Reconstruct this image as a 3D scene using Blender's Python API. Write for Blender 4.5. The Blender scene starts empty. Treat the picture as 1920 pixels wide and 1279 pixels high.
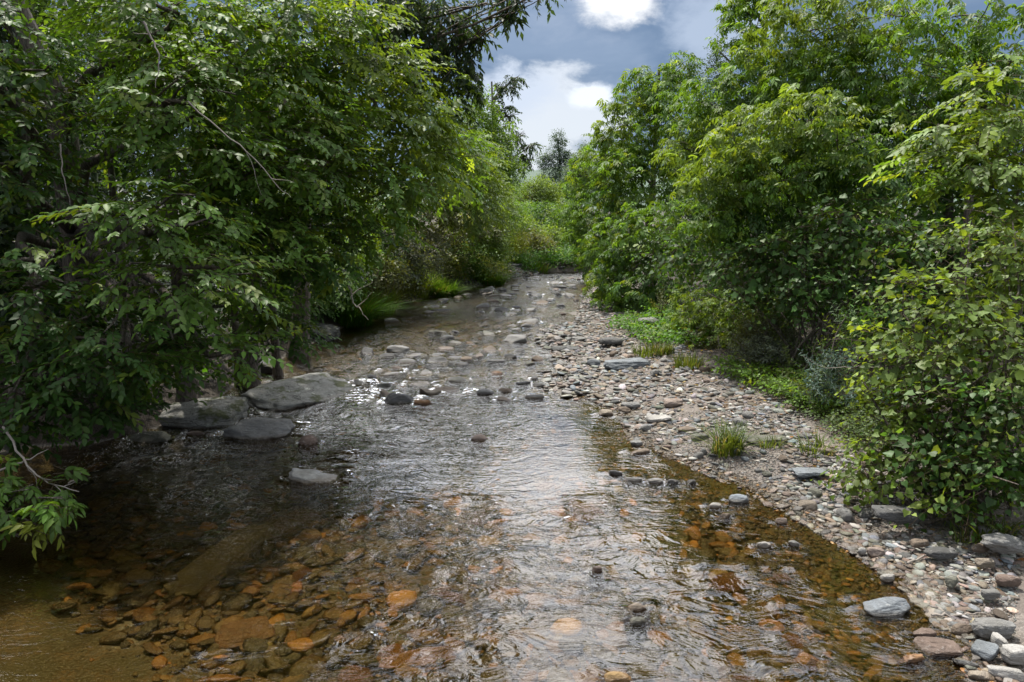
import bpy, bmesh, math
import numpy as np
from mathutils import Vector

sc = bpy.context.scene
COL = sc.collection
RNG = np.random.default_rng(11)

# ------------------------------------------------------------------ camera
CAM_H, PITCH, FPX, W0, H0 = 3.2, math.radians(10.5), 1297.0, 1920, 1279
cam_d = bpy.data.cameras.new("camera")
cam = bpy.data.objects.new("camera", cam_d)
COL.objects.link(cam)
cam_d.sensor_width = 36.0
cam_d.lens = 36.0 * FPX / W0
cam_d.clip_start, cam_d.clip_end = 0.05, 6000
cam.location = (0, 0, CAM_H)
cam.rotation_euler = (math.pi / 2 - PITCH, 0, 0)
sc.camera = cam

# ------------------------------------------------------------------ world, sun, exposure
SUN_DIR = Vector((-0.16, 0.32, 0.90)).normalized()
SUN_EL = math.asin(SUN_DIR.z)
SUN_AZ = math.atan2(SUN_DIR.x, SUN_DIR.y)
SKY_STR, SUN_STR, EXPOSURE = 0.10, 4.3, 0.72
CP, SP = math.cos(PITCH), math.sin(PITCH)


def ray(px, py):
    u, v = (px - 959.5) / FPX, (639.5 - py) / FPX
    return Vector((u, CP + v * SP, -SP + v * CP))


def P(px, py, Y):
    d = ray(px, py)
    return Vector((0, 0, CAM_H)) + d * (Y / d.y)


def G(px, py, z=0.0):
    d = ray(px, py)
    return Vector((0, 0, CAM_H)) + d * ((z - CAM_H) / d.z)


class NT:
    def __init__(self, tree):
        self.t = tree
        tree.nodes.clear()

    def n(self, typ, **kw):
        nd = self.t.nodes.new(typ)
        ins = kw.pop("ins", {})
        for k, v in kw.items():
            setattr(nd, k, v)
        for k, v in ins.items():
            self.put(nd.inputs[k], v)
        return nd

    def put(self, sock, v):
        if isinstance(v, bpy.types.NodeSocket):
            self.t.links.new(v, sock)
        elif hasattr(v, "outputs"):
            self.t.links.new(v.outputs[0], sock)
        else:
            if isinstance(v, (tuple, list)) and len(v) == 3 and sock.type == "RGBA":
                v = (*v, 1)
            sock.default_value = v

    def math(self, op, a, b=None, clamp=False):
        nd = self.n("ShaderNodeMath", operation=op, use_clamp=clamp)
        self.put(nd.inputs[0], a)
        if b is not None:
            self.put(nd.inputs[1], b)
        return nd.outputs[0]

    def vm(self, op, a, b=None):
        nd = self.n("ShaderNodeVectorMath", operation=op)
        self.put(nd.inputs[0], a)
        if b is not None:
            self.put(nd.inputs[1], b)
        return nd.outputs["Value"] if op in ("DISTANCE", "LENGTH", "DOT_PRODUCT") else nd.outputs[0]

    def ss(self, v, lo, hi, a=0.0, b=1.0):
        nd = self.n("ShaderNodeMapRange", interpolation_type="SMOOTHSTEP")
        for i, x in enumerate((v, lo, hi, a, b)):
            self.put(nd.inputs[i], x)
        return nd.outputs[0]

    def mix(self, f, a, b, blend="MIX"):
        nd = self.n("ShaderNodeMix", data_type="RGBA", blend_type=blend)
        self.put(nd.inputs[0], f)
        self.put(nd.inputs[6], a)
        self.put(nd.inputs[7], b)
        return nd.outputs[2]

    def noise(self, vec, scale, detail=3, rough=0.5, dist=0.0, color=False):
        nd = self.n("ShaderNodeTexNoise")
        self.put(nd.inputs["Vector"], vec)
        self.put(nd.inputs["Scale"], scale)
        self.put(nd.inputs["Detail"], detail)
        self.put(nd.inputs["Roughness"], rough)
        self.put(nd.inputs["Distortion"], dist)
        return nd.outputs[1 if color else 0]

    def sep(self, v):
        nd = self.n("ShaderNodeSeparateXYZ")
        self.put(nd.inputs[0], v)
        return nd.outputs

    def comb(self, x, y, z):
        nd = self.n("ShaderNodeCombineXYZ")
        for i, v in enumerate((x, y, z)):
            self.put(nd.inputs[i], v)
        return nd.outputs[0]

    def scale(self, v, xyz):
        return self.vm("MULTIPLY", v, xyz)


world = bpy.data.worlds.new("World")
sc.world = world
world.use_nodes = True
w = NT(world.node_tree)
sky = w.n("ShaderNodeTexSky", sky_type="NISHITA", sun_disc=False)
sky.sun_elevation, sky.sun_rotation = SUN_EL, SUN_AZ
sky.air_density, sky.dust_density = 1.0, 1.5
d = w.n("ShaderNodeTexCoord").outputs["Generated"]
dn = w.vm("NORMALIZE", d)
dz = w.sep(dn)[2]
flat = w.scale(dn, (1, 1, 1.9))
n1 = w.noise(flat, 3.2, 6, 0.55, 0.3)
n2 = w.noise(flat, 9.0, 6, 0.6, 0.2)
n3 = w.noise(w.vm("ADD", flat, (3.1, 7.7, 1.3)), 2.0, 3, 0.5)
# grey-blue cloud deck, lighter in drifts
deck = w.mix(w.ss(n1, 0.40, 0.70), (0.082, 0.145, 0.255), (0.20, 0.27, 0.39))
deck = w.mix(w.ss(n2, 0.5, 0.8, 0, 0.35), deck, (0.46, 0.51, 0.61))
n4 = w.noise(flat, 24.0, 6, 0.62, 0.4)
wob = w.math("ADD", w.math("ADD", w.math("MULTIPLY", w.math("SUBTRACT", n2, 0.5), 2.2), w.math("MULTIPLY", w.math("SUBTRACT", n1, 0.5), 1.2)), w.math("MULTIPLY", w.math("SUBTRACT", n4, 0.5), 1.0))


def cloud(col, px, py, sx, sz, soft, bright):
    c = ray(px, py).normalized()
    rel = w.vm("SUBTRACT", dn, tuple(c))
    r = w.vm("LENGTH", w.scale(rel, (1 / sx, 1 / sx, 1 / sz)))
    m = w.ss(w.math("ADD", r, wob), 1.0 + soft, 1.0 - soft)
    return w.mix(m, col, bright)


deck = cloud(deck, 1040, 235, 0.085, 0.075, 0.35, (0.62, 0.66, 0.72))
deck = cloud(deck, 960, 175, 0.055, 0.03, 0.5, (0.55, 0.61, 0.72))
deck = cloud(deck, 1145, -5, 0.055, 0.038, 0.4, (0.90, 0.90, 0.90))
deck = cloud(deck, 1110, 175, 0.028, 0.018, 0.35, (0.78, 0.82, 0.88))
deck = cloud(deck, 1350, 30, 0.06, 0.05, 0.6, (0.36, 0.43, 0.55))
# the bright thin overcast higher up
ahead = w.ss(w.sep(dn)[1], 0.2, 0.85)
hi = w.mix(w.ss(n3, 0.35, 0.65), (0.75, 0.82, 0.95), (1.3, 1.3, 1.3))
hi = w.mix(ahead, hi, w.mix(w.ss(n3, 0.3, 0.6), (2.6, 2.8, 3.3), (4.6, 4.6, 4.6)))
deck = w.mix(w.ss(dz, 0.26, 0.42), deck, hi)
bg_c = w.n("ShaderNodeBackground", ins={"Color": deck, "Strength": 0.80})
bg_s = w.n("ShaderNodeBackground", ins={"Color": sky, "Strength": SKY_STR})
mx = w.n("ShaderNodeMixShader", ins={0: 0.88, 1: bg_s, 2: bg_c})
w.n("ShaderNodeOutputWorld", ins={"Surface": mx})

sun_d = bpy.data.lights.new("sun", "SUN")
sun_d.energy, sun_d.angle, sun_d.color = SUN_STR, math.radians(1.2), (1.0, 0.95, 0.86)
sun = bpy.data.objects.new("sun", sun_d)
COL.objects.link(sun)
sun.rotation_euler = SUN_DIR.to_track_quat("Z", "Y").to_euler()

sc.view_settings.view_transform = "Standard"
sc.view_settings.look = "None"
sc.view_settings.exposure = EXPOSURE
sc.view_settings.gamma = 1
cy = sc.cycles
cy.max_bounces, cy.diffuse_bounces, cy.glossy_bounces = 7, 3, 3
cy.transmission_bounces, cy.transparent_max_bounces = 4, 8
cy.sample_clamp_indirect = 3.0
cy.sample_clamp_direct = 3.5
cy.caustics_reflective = False

# ------------------------------------------------------------------ numeric helpers


def vnoise(p, seed=0):
    p = np.asarray(p, float)
    i = np.floor(p).astype(np.int64)
    f = p - i
    f = f * f * (3 - 2 * f)

    def h(ix, iy, iz):
        n = (ix * 374761393 + iy * 668265263 + iz * 2147483647 + seed * 974634777) & 0xFFFFFFFF
        n = ((n ^ (n >> 13)) * 1274126177) & 0xFFFFFFFF
        n = ((n ^ (n >> 16)) * 2246822519) & 0xFFFFFFFF
        return ((n ^ (n >> 15)) & 0xFFFFFF) / float(0xFFFFFF)
    r = 0
    for a in (0, 1):
        for b in (0, 1):
            for c in (0, 1):
                wt = (f[:, 0] if a else 1 - f[:, 0]) * (f[:, 1] if b else 1 - f[:, 1]) * (f[:, 2] if c else 1 - f[:, 2])
                r = r + wt * h(i[:, 0] + a, i[:, 1] + b, i[:, 2] + c)
    return r * 2 - 1


def fbm(p, oct=4, seed=0):
    p = np.asarray(p, float)
    r, a = 0, 0.5
    for k in range(oct):
        r = r + a * vnoise(p * 2 ** k, seed + k * 17)
        a *= 0.5
    return r


def mesh_from(name, V, loops, tot, mat, parent=None, col=None, smooth=True, extra=None):
    me = bpy.data.meshes.new(name)
    V = np.asarray(V, np.float32)
    loops = np.asarray(loops, np.int32)
    tot = np.asarray(tot, np.int32)
    me.vertices.add(len(V))
    me.vertices.foreach_set("co", V.ravel())
    me.loops.add(len(loops))
    me.loops.foreach_set("vertex_index", loops)
    me.polygons.add(len(tot))
    st = np.zeros(len(tot), np.int32)
    st[1:] = np.cumsum(tot)[:-1]
    me.polygons.foreach_set("loop_start", st)
    me.update(calc_edges=True)
    me.polygons.foreach_set("use_smooth", np.full(len(tot), smooth, bool))
    if col is not None:
        at = me.attributes.new("col", "FLOAT_COLOR", "POINT")
        c4 = np.ones((len(V), 4), np.float32)
        c4[:, :3] = col
        at.data.foreach_set("color", c4.ravel())
    for k, v in (extra or {}).items():
        at = me.attributes.new(k, "FLOAT", "POINT")
        at.data.foreach_set("value", np.asarray(v, np.float32))
    if mat:
        me.materials.append(mat)
    o = bpy.data.objects.new(name, me)
    COL.objects.link(o)
    if parent:
        o.parent = parent
    return o


def tag(o, label=None, cat=None, group=None, kind=None):
    for k, v in (("label", label), ("category", cat), ("group", group), ("kind", kind)):
        if v:
            o[k] = v
    return o


def empty(name, loc=(0, 0, 0)):
    o = bpy.data.objects.new(name, None)
    o.empty_display_size = 0.2
    COL.objects.link(o)
    o.location = loc
    return o


class Acc:
    def __init__(self):
        self.V, self.L, self.T, self.C, self.n = [], [], [], [], 0

    def add(self, V, loops, tot, col=None):
        self.V.append(V)
        self.L.append(np.asarray(loops) + self.n)
        self.T.append(np.asarray(tot))
        if col is not None:
            self.C.append(col)
        self.n += len(V)

    def tube(self, pts, r, sides=6, col=None):
        pts = np.asarray(pts, float)
        m = len(pts)
        r = np.broadcast_to(np.asarray(r, float), (m,))
        tg = np.gradient(pts, axis=0)
        tg /= np.linalg.norm(tg, axis=1)[:, None] + 1e-9
        ref = np.array([0.31, 0.95, 0.1]) if abs(tg[:, 2]).mean() > 0.6 else np.array([0, 0, 1.0])
        a = np.cross(tg, ref)
        a /= np.linalg.norm(a, axis=1)[:, None] + 1e-9
        b = np.cross(tg, a)
        th = np.arange(sides) / sides * 2 * math.pi
        V = pts[:, None] + (a[:, None] * np.cos(th)[None, :, None] + b[:, None] * np.sin(th)[None, :, None]) * r[:, None, None]
        V = V.reshape(-1, 3)
        i, j = np.meshgrid(np.arange(m - 1), np.arange(sides), indexing="ij")
        j2 = (j + 1) % sides
        q = np.stack([i * sides + j, i * sides + j2, (i + 1) * sides + j2, (i + 1) * sides + j], -1).reshape(-1)
        self.add(V, q, np.full((m - 1) * sides, 4), None if col is None else np.tile(col, (len(V), 1)))

    def build(self, name, mat, parent=None, smooth=True):
        C = np.concatenate(self.C) if self.C else None
        return mesh_from(name, np.concatenate(self.V), np.concatenate(self.L), np.concatenate(self.T), mat, parent, C, smooth)


def wobbly(p0, p1, n=7, amp=0.08, seed=0, sag=0.0):
    t = np.linspace(0, 1, n)[:, None]
    p0, p1 = np.array(p0, float), np.array(p1, float)
    L = np.linalg.norm(p1 - p0)
    pts = p0 + (p1 - p0) * t
    ns = np.stack([vnoise(np.column_stack([t[:, 0] * 3 + seed * 7.3, np.full(n, k * 5.1), np.full(n, seed * 1.7)]), 5) for k in range(3)], -1)
    pts = pts + ns * amp * L * np.sin(t * math.pi * 0.85 + 0.0) 
    pts[:, 2] += sag * L * np.sin(t[:, 0] * math.pi)
    return pts


# ------------------------------------------------------------------ river shape and terrain
LE = [(-420, 1279), (-330, 1000), (-120, 880), (20, 842), (150, 832), (250, 822), (320, 795), (430, 735), (480, 697), (560, 655), (620, 628), (690, 592), (735, 575), (790, 560), (850, 548), (950, 525), (985, 518)]
RE = [(1815, 1279), (1795, 1200), (1750, 1150), (1680, 1085), (1560, 1008), (1450, 948), (1365, 905), (1290, 872), (1225, 850), (1190, 815), (1165, 785), (1110, 745), (1075, 712), (1062, 660), (1072, 620), (1088, 580), (1100, 555), (1112, 530)]
le = np.array([G(*p)[:2] for p in LE])
re_ = np.array([G(*p)[:2] for p in RE])
le = np.vstack([[-7.5, -30], [-6.6, 0], le, [1.6, 37.5], [4.5, 38.6], [11, 41], [22, 46], [40, 60], [60, 90]])
re_ = np.vstack([[3.6, -30], [3.4, 0], re_, [5.0, 34.5], [7.5, 36], [12, 37.5], [24, 42], [45, 55], [66, 88]])
le = le[np.argsort(le[:, 1])]
re_ = re_[np.argsort(re_[:, 1])]


def edges(y):
    return np.interp(y, le[:, 1], le[:, 0]), np.interp(y, re_[:, 1], re_[:, 0])


def Hfun(x, y):
    x, y = np.asarray(x, float), np.asarray(y, float)
    xl, xr = edges(y)
    p = np.stack([x * 0.9, y * 0.9, np.zeros_like(x)], -1).reshape(-1, 3)
    ng = fbm(p, 4, 3).reshape(x.shape)
    nw = fbm(p * 0.35 + 9, 3, 8).reshape(x.shape)
    xl = xl + nw * 0.3
    xr = xr + ng * 0.25
    dl, dr = x - xl, xr - x
    near = np.clip((9.5 - y) / 3, 0, 1)
    deep = 0.22 + 0.06 * near + 0.32 * near * np.clip((-0.5 - x) / 2, 0, 1)
    zin = np.maximum(-np.minimum(dl * 0.4, deep), -np.minimum(dr * 0.085, 0.30))
    a = -dl
    zl = np.where(a < 1.6, 0.55 * a, 0.88 + 0.10 * (a - 1.6))
    zl = np.minimum(zl, np.where(y > 33, 0.42, 1.3) + 0.02 * a)
    b = -dr
    bw = np.interp(y, [0, 6, 8, 11, 16, 20, 30, 40], [1.6, 1.5, 1.9, 3.2, 3.0, 1.6, 0.8, 0.8])
    zr = 0.075 * np.minimum(b, bw) + np.clip(b - bw, 0, 4) * 0.22 + np.clip(b - bw - 4, 0, 40) * 0.02
    z = np.where(dl < 0, zl, np.where(dr < 0, zr, zin))
    z = z + ng * np.where((dl > 0) & (dr > 0), 0.07, 0.06) + nw * np.where((dl > 0) & (dr > 0), 0.05, 0.10 * np.clip(np.maximum(a, b), 0.2, 1.5))
    # gravel riffles that almost break the surface
    rif = np.exp(-((y - 12.3 - 0.12 * x) / 0.5) ** 2) * np.clip((x - 0.1) / 1.2, 0, 1) * 0.15
    rif = rif + np.exp(-((y - 17.2) / 0.9) ** 2) * np.clip((x - 0.2) / 1.0, 0, 1) * 0.19
    z = z + np.where((dl > 0.4) & (dr > 0), rif, 0)
    far = np.clip((y - 60) / 300, 0, 1)
    return z + far * 4


def graded(a, b, step, lim, grow=1.25):
    c = list(np.arange(a, b + 1e-6, step))
    s, v = step, c[-1]
    while v < lim:
        s *= grow
        v += s
        c.append(v)
    s, v = step, c[0]
    while v > -lim:
        s *= grow
        v -= s
        c.insert(0, v)
    return np.array(c)


def grid_mesh(name, xs, ys, Z, mat, extra=None):
    nx, ny = len(xs), len(ys)
    X, Y = np.meshgrid(xs, ys, indexing="ij")
    V = np.stack([X, Y, Z], -1).reshape(-1, 3)
    i, j = np.meshgrid(np.arange(nx - 1), np.arange(ny - 1), indexing="ij")
    q = np.stack([i * ny + j, (i + 1) * ny + j, (i + 1) * ny + j + 1, i * ny + j + 1], -1).reshape(-1)
    return mesh_from(name, V, q, np.full((nx - 1) * (ny - 1), 4), mat, extra=extra)


# ------------------------------------------------------------------ materials


def new_mat(name):
    m = bpy.data.materials.new(name)
    m.use_nodes = True
    return m, NT(m.node_tree)


def ground_material():
    m, t = new_mat("earth_and_gravel")
    geo = t.n("ShaderNodeNewGeometry")
    pos = geo.outputs["Position"]
    z = t.sep(pos)[2]
    x = t.sep(pos)[0]
    na = t.noise(pos, 2.2, 5, 0.6)
    nb = t.noise(pos, 38, 4, 0.65)
    nc = t.noise(pos, 130, 2, 0.6)
    vor = t.n("ShaderNodeTexVoronoi", ins={"Vector": t.scale(pos, (1, 1.3, 1)), "Scale": 34.0})
    vcol = t.sep(vor.outputs["Color"])
    dry = t.mix(vcol[0], (0.105, 0.09, 0.078), (0.23, 0.205, 0.18))
    dry = t.mix(t.ss(na, 0.45, 0.65), dry, (0.12, 0.102, 0.088))
    dry = t.mix(t.ss(nb, 0.3, 0.7, 0.0, 0.5), dry, (0.14, 0.11, 0.095))
    sand = t.mix(t.ss(nc, 0.35, 0.65), (0.11, 0.11, 0.10), (0.32, 0.315, 0.30))
    amb = t.mix(vcol[0], (0.035, 0.025, 0.012), (0.11, 0.068, 0.026))
    amb = t.mix(t.ss(na, 0.4, 0.62), amb, (0.055, 0.045, 0.02))
    bed = t.mix(t.ss(t.math("ADD", z, t.math("MULTIPLY", t.math("SUBTRACT", na, 0.5), 0.3)), -0.33, -0.42), amb, sand)
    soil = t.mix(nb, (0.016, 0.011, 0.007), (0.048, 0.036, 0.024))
    grav = t.mix(t.ss(z, -0.01, 0.035), bed, dry)
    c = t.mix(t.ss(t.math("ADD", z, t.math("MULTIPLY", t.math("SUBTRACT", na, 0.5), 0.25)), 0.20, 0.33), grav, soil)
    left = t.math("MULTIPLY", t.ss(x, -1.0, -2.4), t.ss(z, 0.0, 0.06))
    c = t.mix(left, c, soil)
    bump = t.n("ShaderNodeBump", ins={"Strength": 0.8, "Distance": 0.02, "Height": t.math("ADD", t.math("MULTIPLY", vor.outputs["Distance"], -1.0), nb)})
    rough = t.ss(z, 0.0, 0.06, 0.35, 0.9)
    b = t.n("ShaderNodeBsdfPrincipled", ins={"Base Color": c, "Roughness": rough, "Normal": bump})
    t.n("ShaderNodeOutputMaterial", ins={0: b})
    return m


def rock_material(name, per_object, moss=0.0, bands=0.5):
    m, t = new_mat(name)
    geo = t.n("ShaderNodeNewGeometry")
    pos = geo.outputs["Position"]
    z = t.sep(pos)[2]
    if per_object:
        oi = t.n("ShaderNodeObjectInfo")
        base = oi.outputs["Color"]
        obp = t.n("ShaderNodeTexCoord").outputs["Object"]
        obp = t.vm("ADD", obp, t.comb(t.math("MULTIPLY", oi.outputs["Random"], 30.0), 0.0, 0.0))
    else:
        base = t.n("ShaderNodeAttribute", attribute_name="col").outputs["Color"]
        obp = pos
    n_s = t.noise(obp, 26, 5, 0.65)
    n_l = t.noise(obp, 5, 4, 0.6)
    lay = t.noise(t.scale(obp, (1.6, 1.6, 11)), 4.5, 4, 0.6, 0.8)
    n_f = t.noise(obp, 120, 2, 0.6)
    c = t.mix(t.ss(lay, 0.38, 0.62, 0, bands), base, t.mix(1.0, base, (0.52, 0.5, 0.48), "MULTIPLY"))
    c = t.mix(t.ss(n_l, 0.4, 0.7, 0, 0.6), c, t.mix(1.0, base, (0.62, 0.6, 0.55), "MULTIPLY"))
    c = t.mix(t.ss(n_s, 0.55, 0.75, 0, 0.5), c, t.mix(0.6, base, (0.62, 0.60, 0.57)))
    c = t.mix(t.ss(n_f, 0.3, 0.7, 0, 0.4), c, t.mix(1.0, c, (0.6, 0.6, 0.6), "MULTIPLY"))
    if moss > 0:
        nz = t.sep(geo.outputs["Normal"])[2]
        lich = t.ss(t.noise(obp, 9, 2, 0.4), 0.70, 0.73)
        c = t.mix(t.math("MULTIPLY", lich, 0.85), c, (0.52, 0.53, 0.47))
        mm = t.math("MULTIPLY", t.ss(t.noise(obp, 3.2, 5, 0.7), 0.5, 0.62), t.ss(nz, -0.1, 0.5))
        vw = t.vm("ADD", t.scale(obp, (1.0, 1.0, 2.4)), t.vm("MULTIPLY", t.noise(obp, 3.0, 3, 0.6, color=True), (0.5, 0.5, 0.5)))
        cr = t.n("ShaderNodeTexVoronoi", feature="DISTANCE_TO_EDGE", ins={"Vector": vw, "Scale": 2.4}).outputs["Distance"]
        crack = t.math("MULTIPLY", t.ss(cr, 0.022, 0.004), t.ss(n_l, 0.42, 0.55))
        c = t.mix(t.math("MULTIPLY", crack, 0.8), c, (0.03, 0.028, 0.025))
        c = t.mix(t.math("MULTIPLY", mm, moss), c, t.mix(n_s, (0.035, 0.045, 0.012), (0.09, 0.095, 0.03)))
    zz = t.math("ADD", z, t.math("MULTIPLY", t.math("SUBTRACT", n_l, 0.5), 0.05))
    wet = t.ss(zz, 0.055, 0.015)
    c = t.mix(t.math("MULTIPLY", wet, 0.85), c, t.mix(1.0, c, (0.50, 0.40, 0.30), "MULTIPLY"))
    under = t.ss(z, 0.01, -0.03)
    if per_object:
        c = t.mix(t.math("MULTIPLY", under, 0.75), c, t.mix(1.0, c, (0.85, 0.58, 0.28), "MULTIPLY"))
    rough = t.math("SUBTRACT", t.math("ADD", 0.72, t.math("MULTIPLY", n_s, 0.2)), t.math("MULTIPLY", wet, 0.55))
    bump = t.n("ShaderNodeBump", ins={"Strength": 0.8, "Distance": 0.05 if moss > 0 else 0.022, "Height": t.math("ADD", t.math("ADD", n_s, lay), t.math("MULTIPLY", n_f, 0.3))})
    b = t.n("ShaderNodeBsdfPrincipled", ins={"Base Color": c, "Roughness": rough, "Normal": bump})
    t.n("ShaderNodeOutputMaterial", ins={0: b})
    return m


def leaf_material(name, rough=0.42, trans=0.40):
    m, t = new_mat(name)
    base = t.n("ShaderNodeAttribute", attribute_name="col").outputs["Color"]
    b = t.n("ShaderNodeBsdfPrincipled", ins={"Base Color": base, "Roughness": rough, "Specular IOR Level": 0.36})
    tr = t.n("ShaderNodeBsdfTranslucent", ins={"Color": t.mix(1.0, base, (1.75, 1.55, 0.55), "MULTIPLY")})
    mx = t.n("ShaderNodeMixShader", ins={0: trans, 1: b, 2: tr})
    t.n("ShaderNodeOutputMaterial", ins={0: mx})
    return m


def bark_material():
    m, t = new_mat("bark")
    geo = t.n("ShaderNodeNewGeometry")
    pos = geo.outputs["Position"]
    n1 = t.noise(t.scale(pos, (1, 1, 0.18)), 38, 5, 0.65)
    n2 = t.noise(pos, 6, 4, 0.6)
    c = t.mix(t.ss(n1, 0.35, 0.65), (0.045, 0.034, 0.026), (0.17, 0.14, 0.115))
    c = t.mix(t.ss(n2, 0.55, 0.7, 0, 0.6), c, (0.13, 0.14, 0.10))
    bump = t.n("ShaderNodeBump", ins={"Strength": 0.9, "Distance": 0.03, "Height": n1})
    b = t.n("ShaderNodeBsdfPrincipled", ins={"Base Color": c, "Roughness": 0.85, "Normal": bump})
    t.n("ShaderNodeOutputMaterial", ins={0: b})
    return m


def wood_material():
    m, t = new_mat("weathered_wood")
    pos = t.n("ShaderNodeTexCoord").outputs["Object"]
    n1 = t.noise(pos, 30, 4, 0.6)
    c = t.mix(n1, (0.10, 0.08, 0.065), (0.36, 0.32, 0.28))
    b = t.n("ShaderNodeBsdfPrincipled", ins={"Base Color": c, "Roughness": 0.8})
    t.n("ShaderNodeOutputMaterial", ins={0: b})
    return m


def water_material():
    m, t = new_mat("stream_water")
    geo = t.n("ShaderNodeNewGeometry")
    pos = geo.outputs["Position"]
    rip = t.n("ShaderNodeAttribute", attribute_name="ripple").outputs["Fac"]
    warp = t.vm("ADD", pos, t.vm("MULTIPLY", t.vm("SUBTRACT", t.noise(pos, 0.8, 2, 0.5, color=True), (0.5, 0.5, 0.5)), (0.7, 0.7, 0.0)))
    a = t.noise(t.scale(warp, (0.5, 1.0, 1)), 5.0, 3, 0.55, 0.9)
    b = t.noise(t.scale(warp, (0.7, 1.0, 1)), 14.0, 2, 0.5, 0.7)
    c = t.noise(t.scale(warp, (1.0, 0.8, 1)), 2.2, 3, 0.5, 0.4)
    # sharp crests: folded noise
    a = t.math("SUBTRACT", 1.0, t.math("ABSOLUTE", t.math("MULTIPLY", t.math("SUBTRACT", a, 0.5), 2.6)))
    b = t.math("SUBTRACT", 1.0, t.math("ABSOLUTE", t.math("MULTIPLY", t.math("SUBTRACT", b, 0.5), 2.6)))
    h = t.math("ADD", t.math("MULTIPLY", a, 0.42), t.math("ADD", t.math("MULTIPLY", b, 0.10), t.math("MULTIPLY", c, 0.7)))
    bump = t.n("ShaderNodeBump", ins={"Strength": 1.0, "Distance": t.math("MULTIPLY", rip, 0.085), "Height": h})
    fr = t.n("ShaderNodeFresnel", ins={"IOR": 1.5, "Normal": bump})
    gl = t.n("ShaderNodeBsdfGlossy", ins={"Color": (1, 1, 1), "Roughness": 0.02, "Normal": bump})
    tp = t.n("ShaderNodeBsdfTransparent", ins={"Color": (0.71, 0.635, 0.42)})
    rf = t.n("ShaderNodeBsdfRefraction", ins={"Color": (0.71, 0.635, 0.42), "Roughness": 0.0, "IOR": 1.2, "Normal": bump})
    body = t.n("ShaderNodeMixShader", ins={0: 0.10, 1: tp, 2: rf})
    mx = t.n("ShaderNodeMixShader", ins={0: fr.outputs[0], 1: body, 2: gl})
    t.n("ShaderNodeOutputMaterial", ins={0: mx})
    return m


M_GROUND = ground_material()
M_ROCK = rock_material("stone", True)
M_BOULDER = rock_material("mossy_boulder", True, moss=0.95)
M_PEB = rock_material("pebble_mix", False, bands=0.3)
M_LEAF = leaf_material("leaf", 0.50, 0.45)
M_GLEAF = leaf_material("glossy_leaf", 0.48, 0.45)
M_FLEAF = leaf_material("soft_leaf", 0.55, 0.40)
M_BARK = bark_material()
M_WOOD = wood_material()
M_WATER = water_material()

# ------------------------------------------------------------------ ground, water, hill
xs = graded(-9.5, 10, 0.07, 900, 1.22)
ys1 = np.arange(2.5, 16, 0.07)
ys2 = np.arange(16, 44, 0.14)
ys = np.concatenate([ys1, ys2])
far = [ys[-1]]
s = 0.2
while far[-1] < 1500:
    s *= 1.2
    far.append(far[-1] + s)
back = [ys[0]]
s = 0.1
while back[-1] > -300:
    s *= 1.3
    back.append(back[-1] - s)
ys = np.concatenate([back[:0:-1], ys, far[1:]])
X, Y = np.meshgrid(xs, ys, indexing="ij")
tag(grid_mesh("ground", xs, ys, Hfun(X, Y), M_GROUND), kind="structure")


def G_h(px, py):
    """the point of the ground seen at this place, terrain height included"""
    z = 0.0
    for _ in range(6):
        p = G(px, py, z)
        z = max(float(Hfun(np.array([p.x]), np.array([p.y]))[0]), 0.0)
    return G(px, py, z)


def hill_mesh():
    m, t = new_mat("wooded_hill")
    pos = t.n("ShaderNodeNewGeometry").outputs["Position"]
    n = t.noise(pos, 0.12, 4, 0.7)
    c = t.mix(n, (0.02, 0.04, 0.03), (0.075, 0.12, 0.075))  # blue-green tone puts the distance haze into the hill's colour
    b = t.n("ShaderNodeBsdfPrincipled", ins={"Base Color": c, "Roughness": 0.9})
    t.n("ShaderNodeOutputMaterial", ins={0: b})
    hx = np.arange(-420, 420, 4.0)
    hy = np.concatenate([np.arange(420, 760, 4.0), np.arange(760, 1300, 30)])
    X, Y = np.meshgrid(hx, hy, indexing="ij")
    prof = 30 + 9 * np.sin(X / 120 + 0.9) + 6 * np.sin(X / 47)
    r = np.clip((Y - 430) / 280, 0, 1)
    z = prof * (r * r * (3 - 2 * r)) + 2.4
    p = np.stack([X, Y, X * 0], -1).reshape(-1, 3)
    z = z + (3.2 * np.abs(fbm(p / 9.0, 3, 5)).reshape(X.shape) + 3 * fbm(p / 60.0, 2, 7).reshape(X.shape)) * r
    return grid_mesh("hills", hx, hy, z, m)


tag(hill_mesh(), kind="structure")

# ------------------------------------------------------------------ stones


def ico(sub):
    bm = bmesh.new()
    bmesh.ops.create_icosphere(bm, subdivisions=sub, radius=1)
    V = np.array([v.co[:] for v in bm.verts])
    F = np.array([[v.index for v in f.verts] for f in bm.faces])
    bm.free()
    return V, F


ICO = {k: ico(k) for k in (1, 2, 3, 4, 5)}


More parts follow.
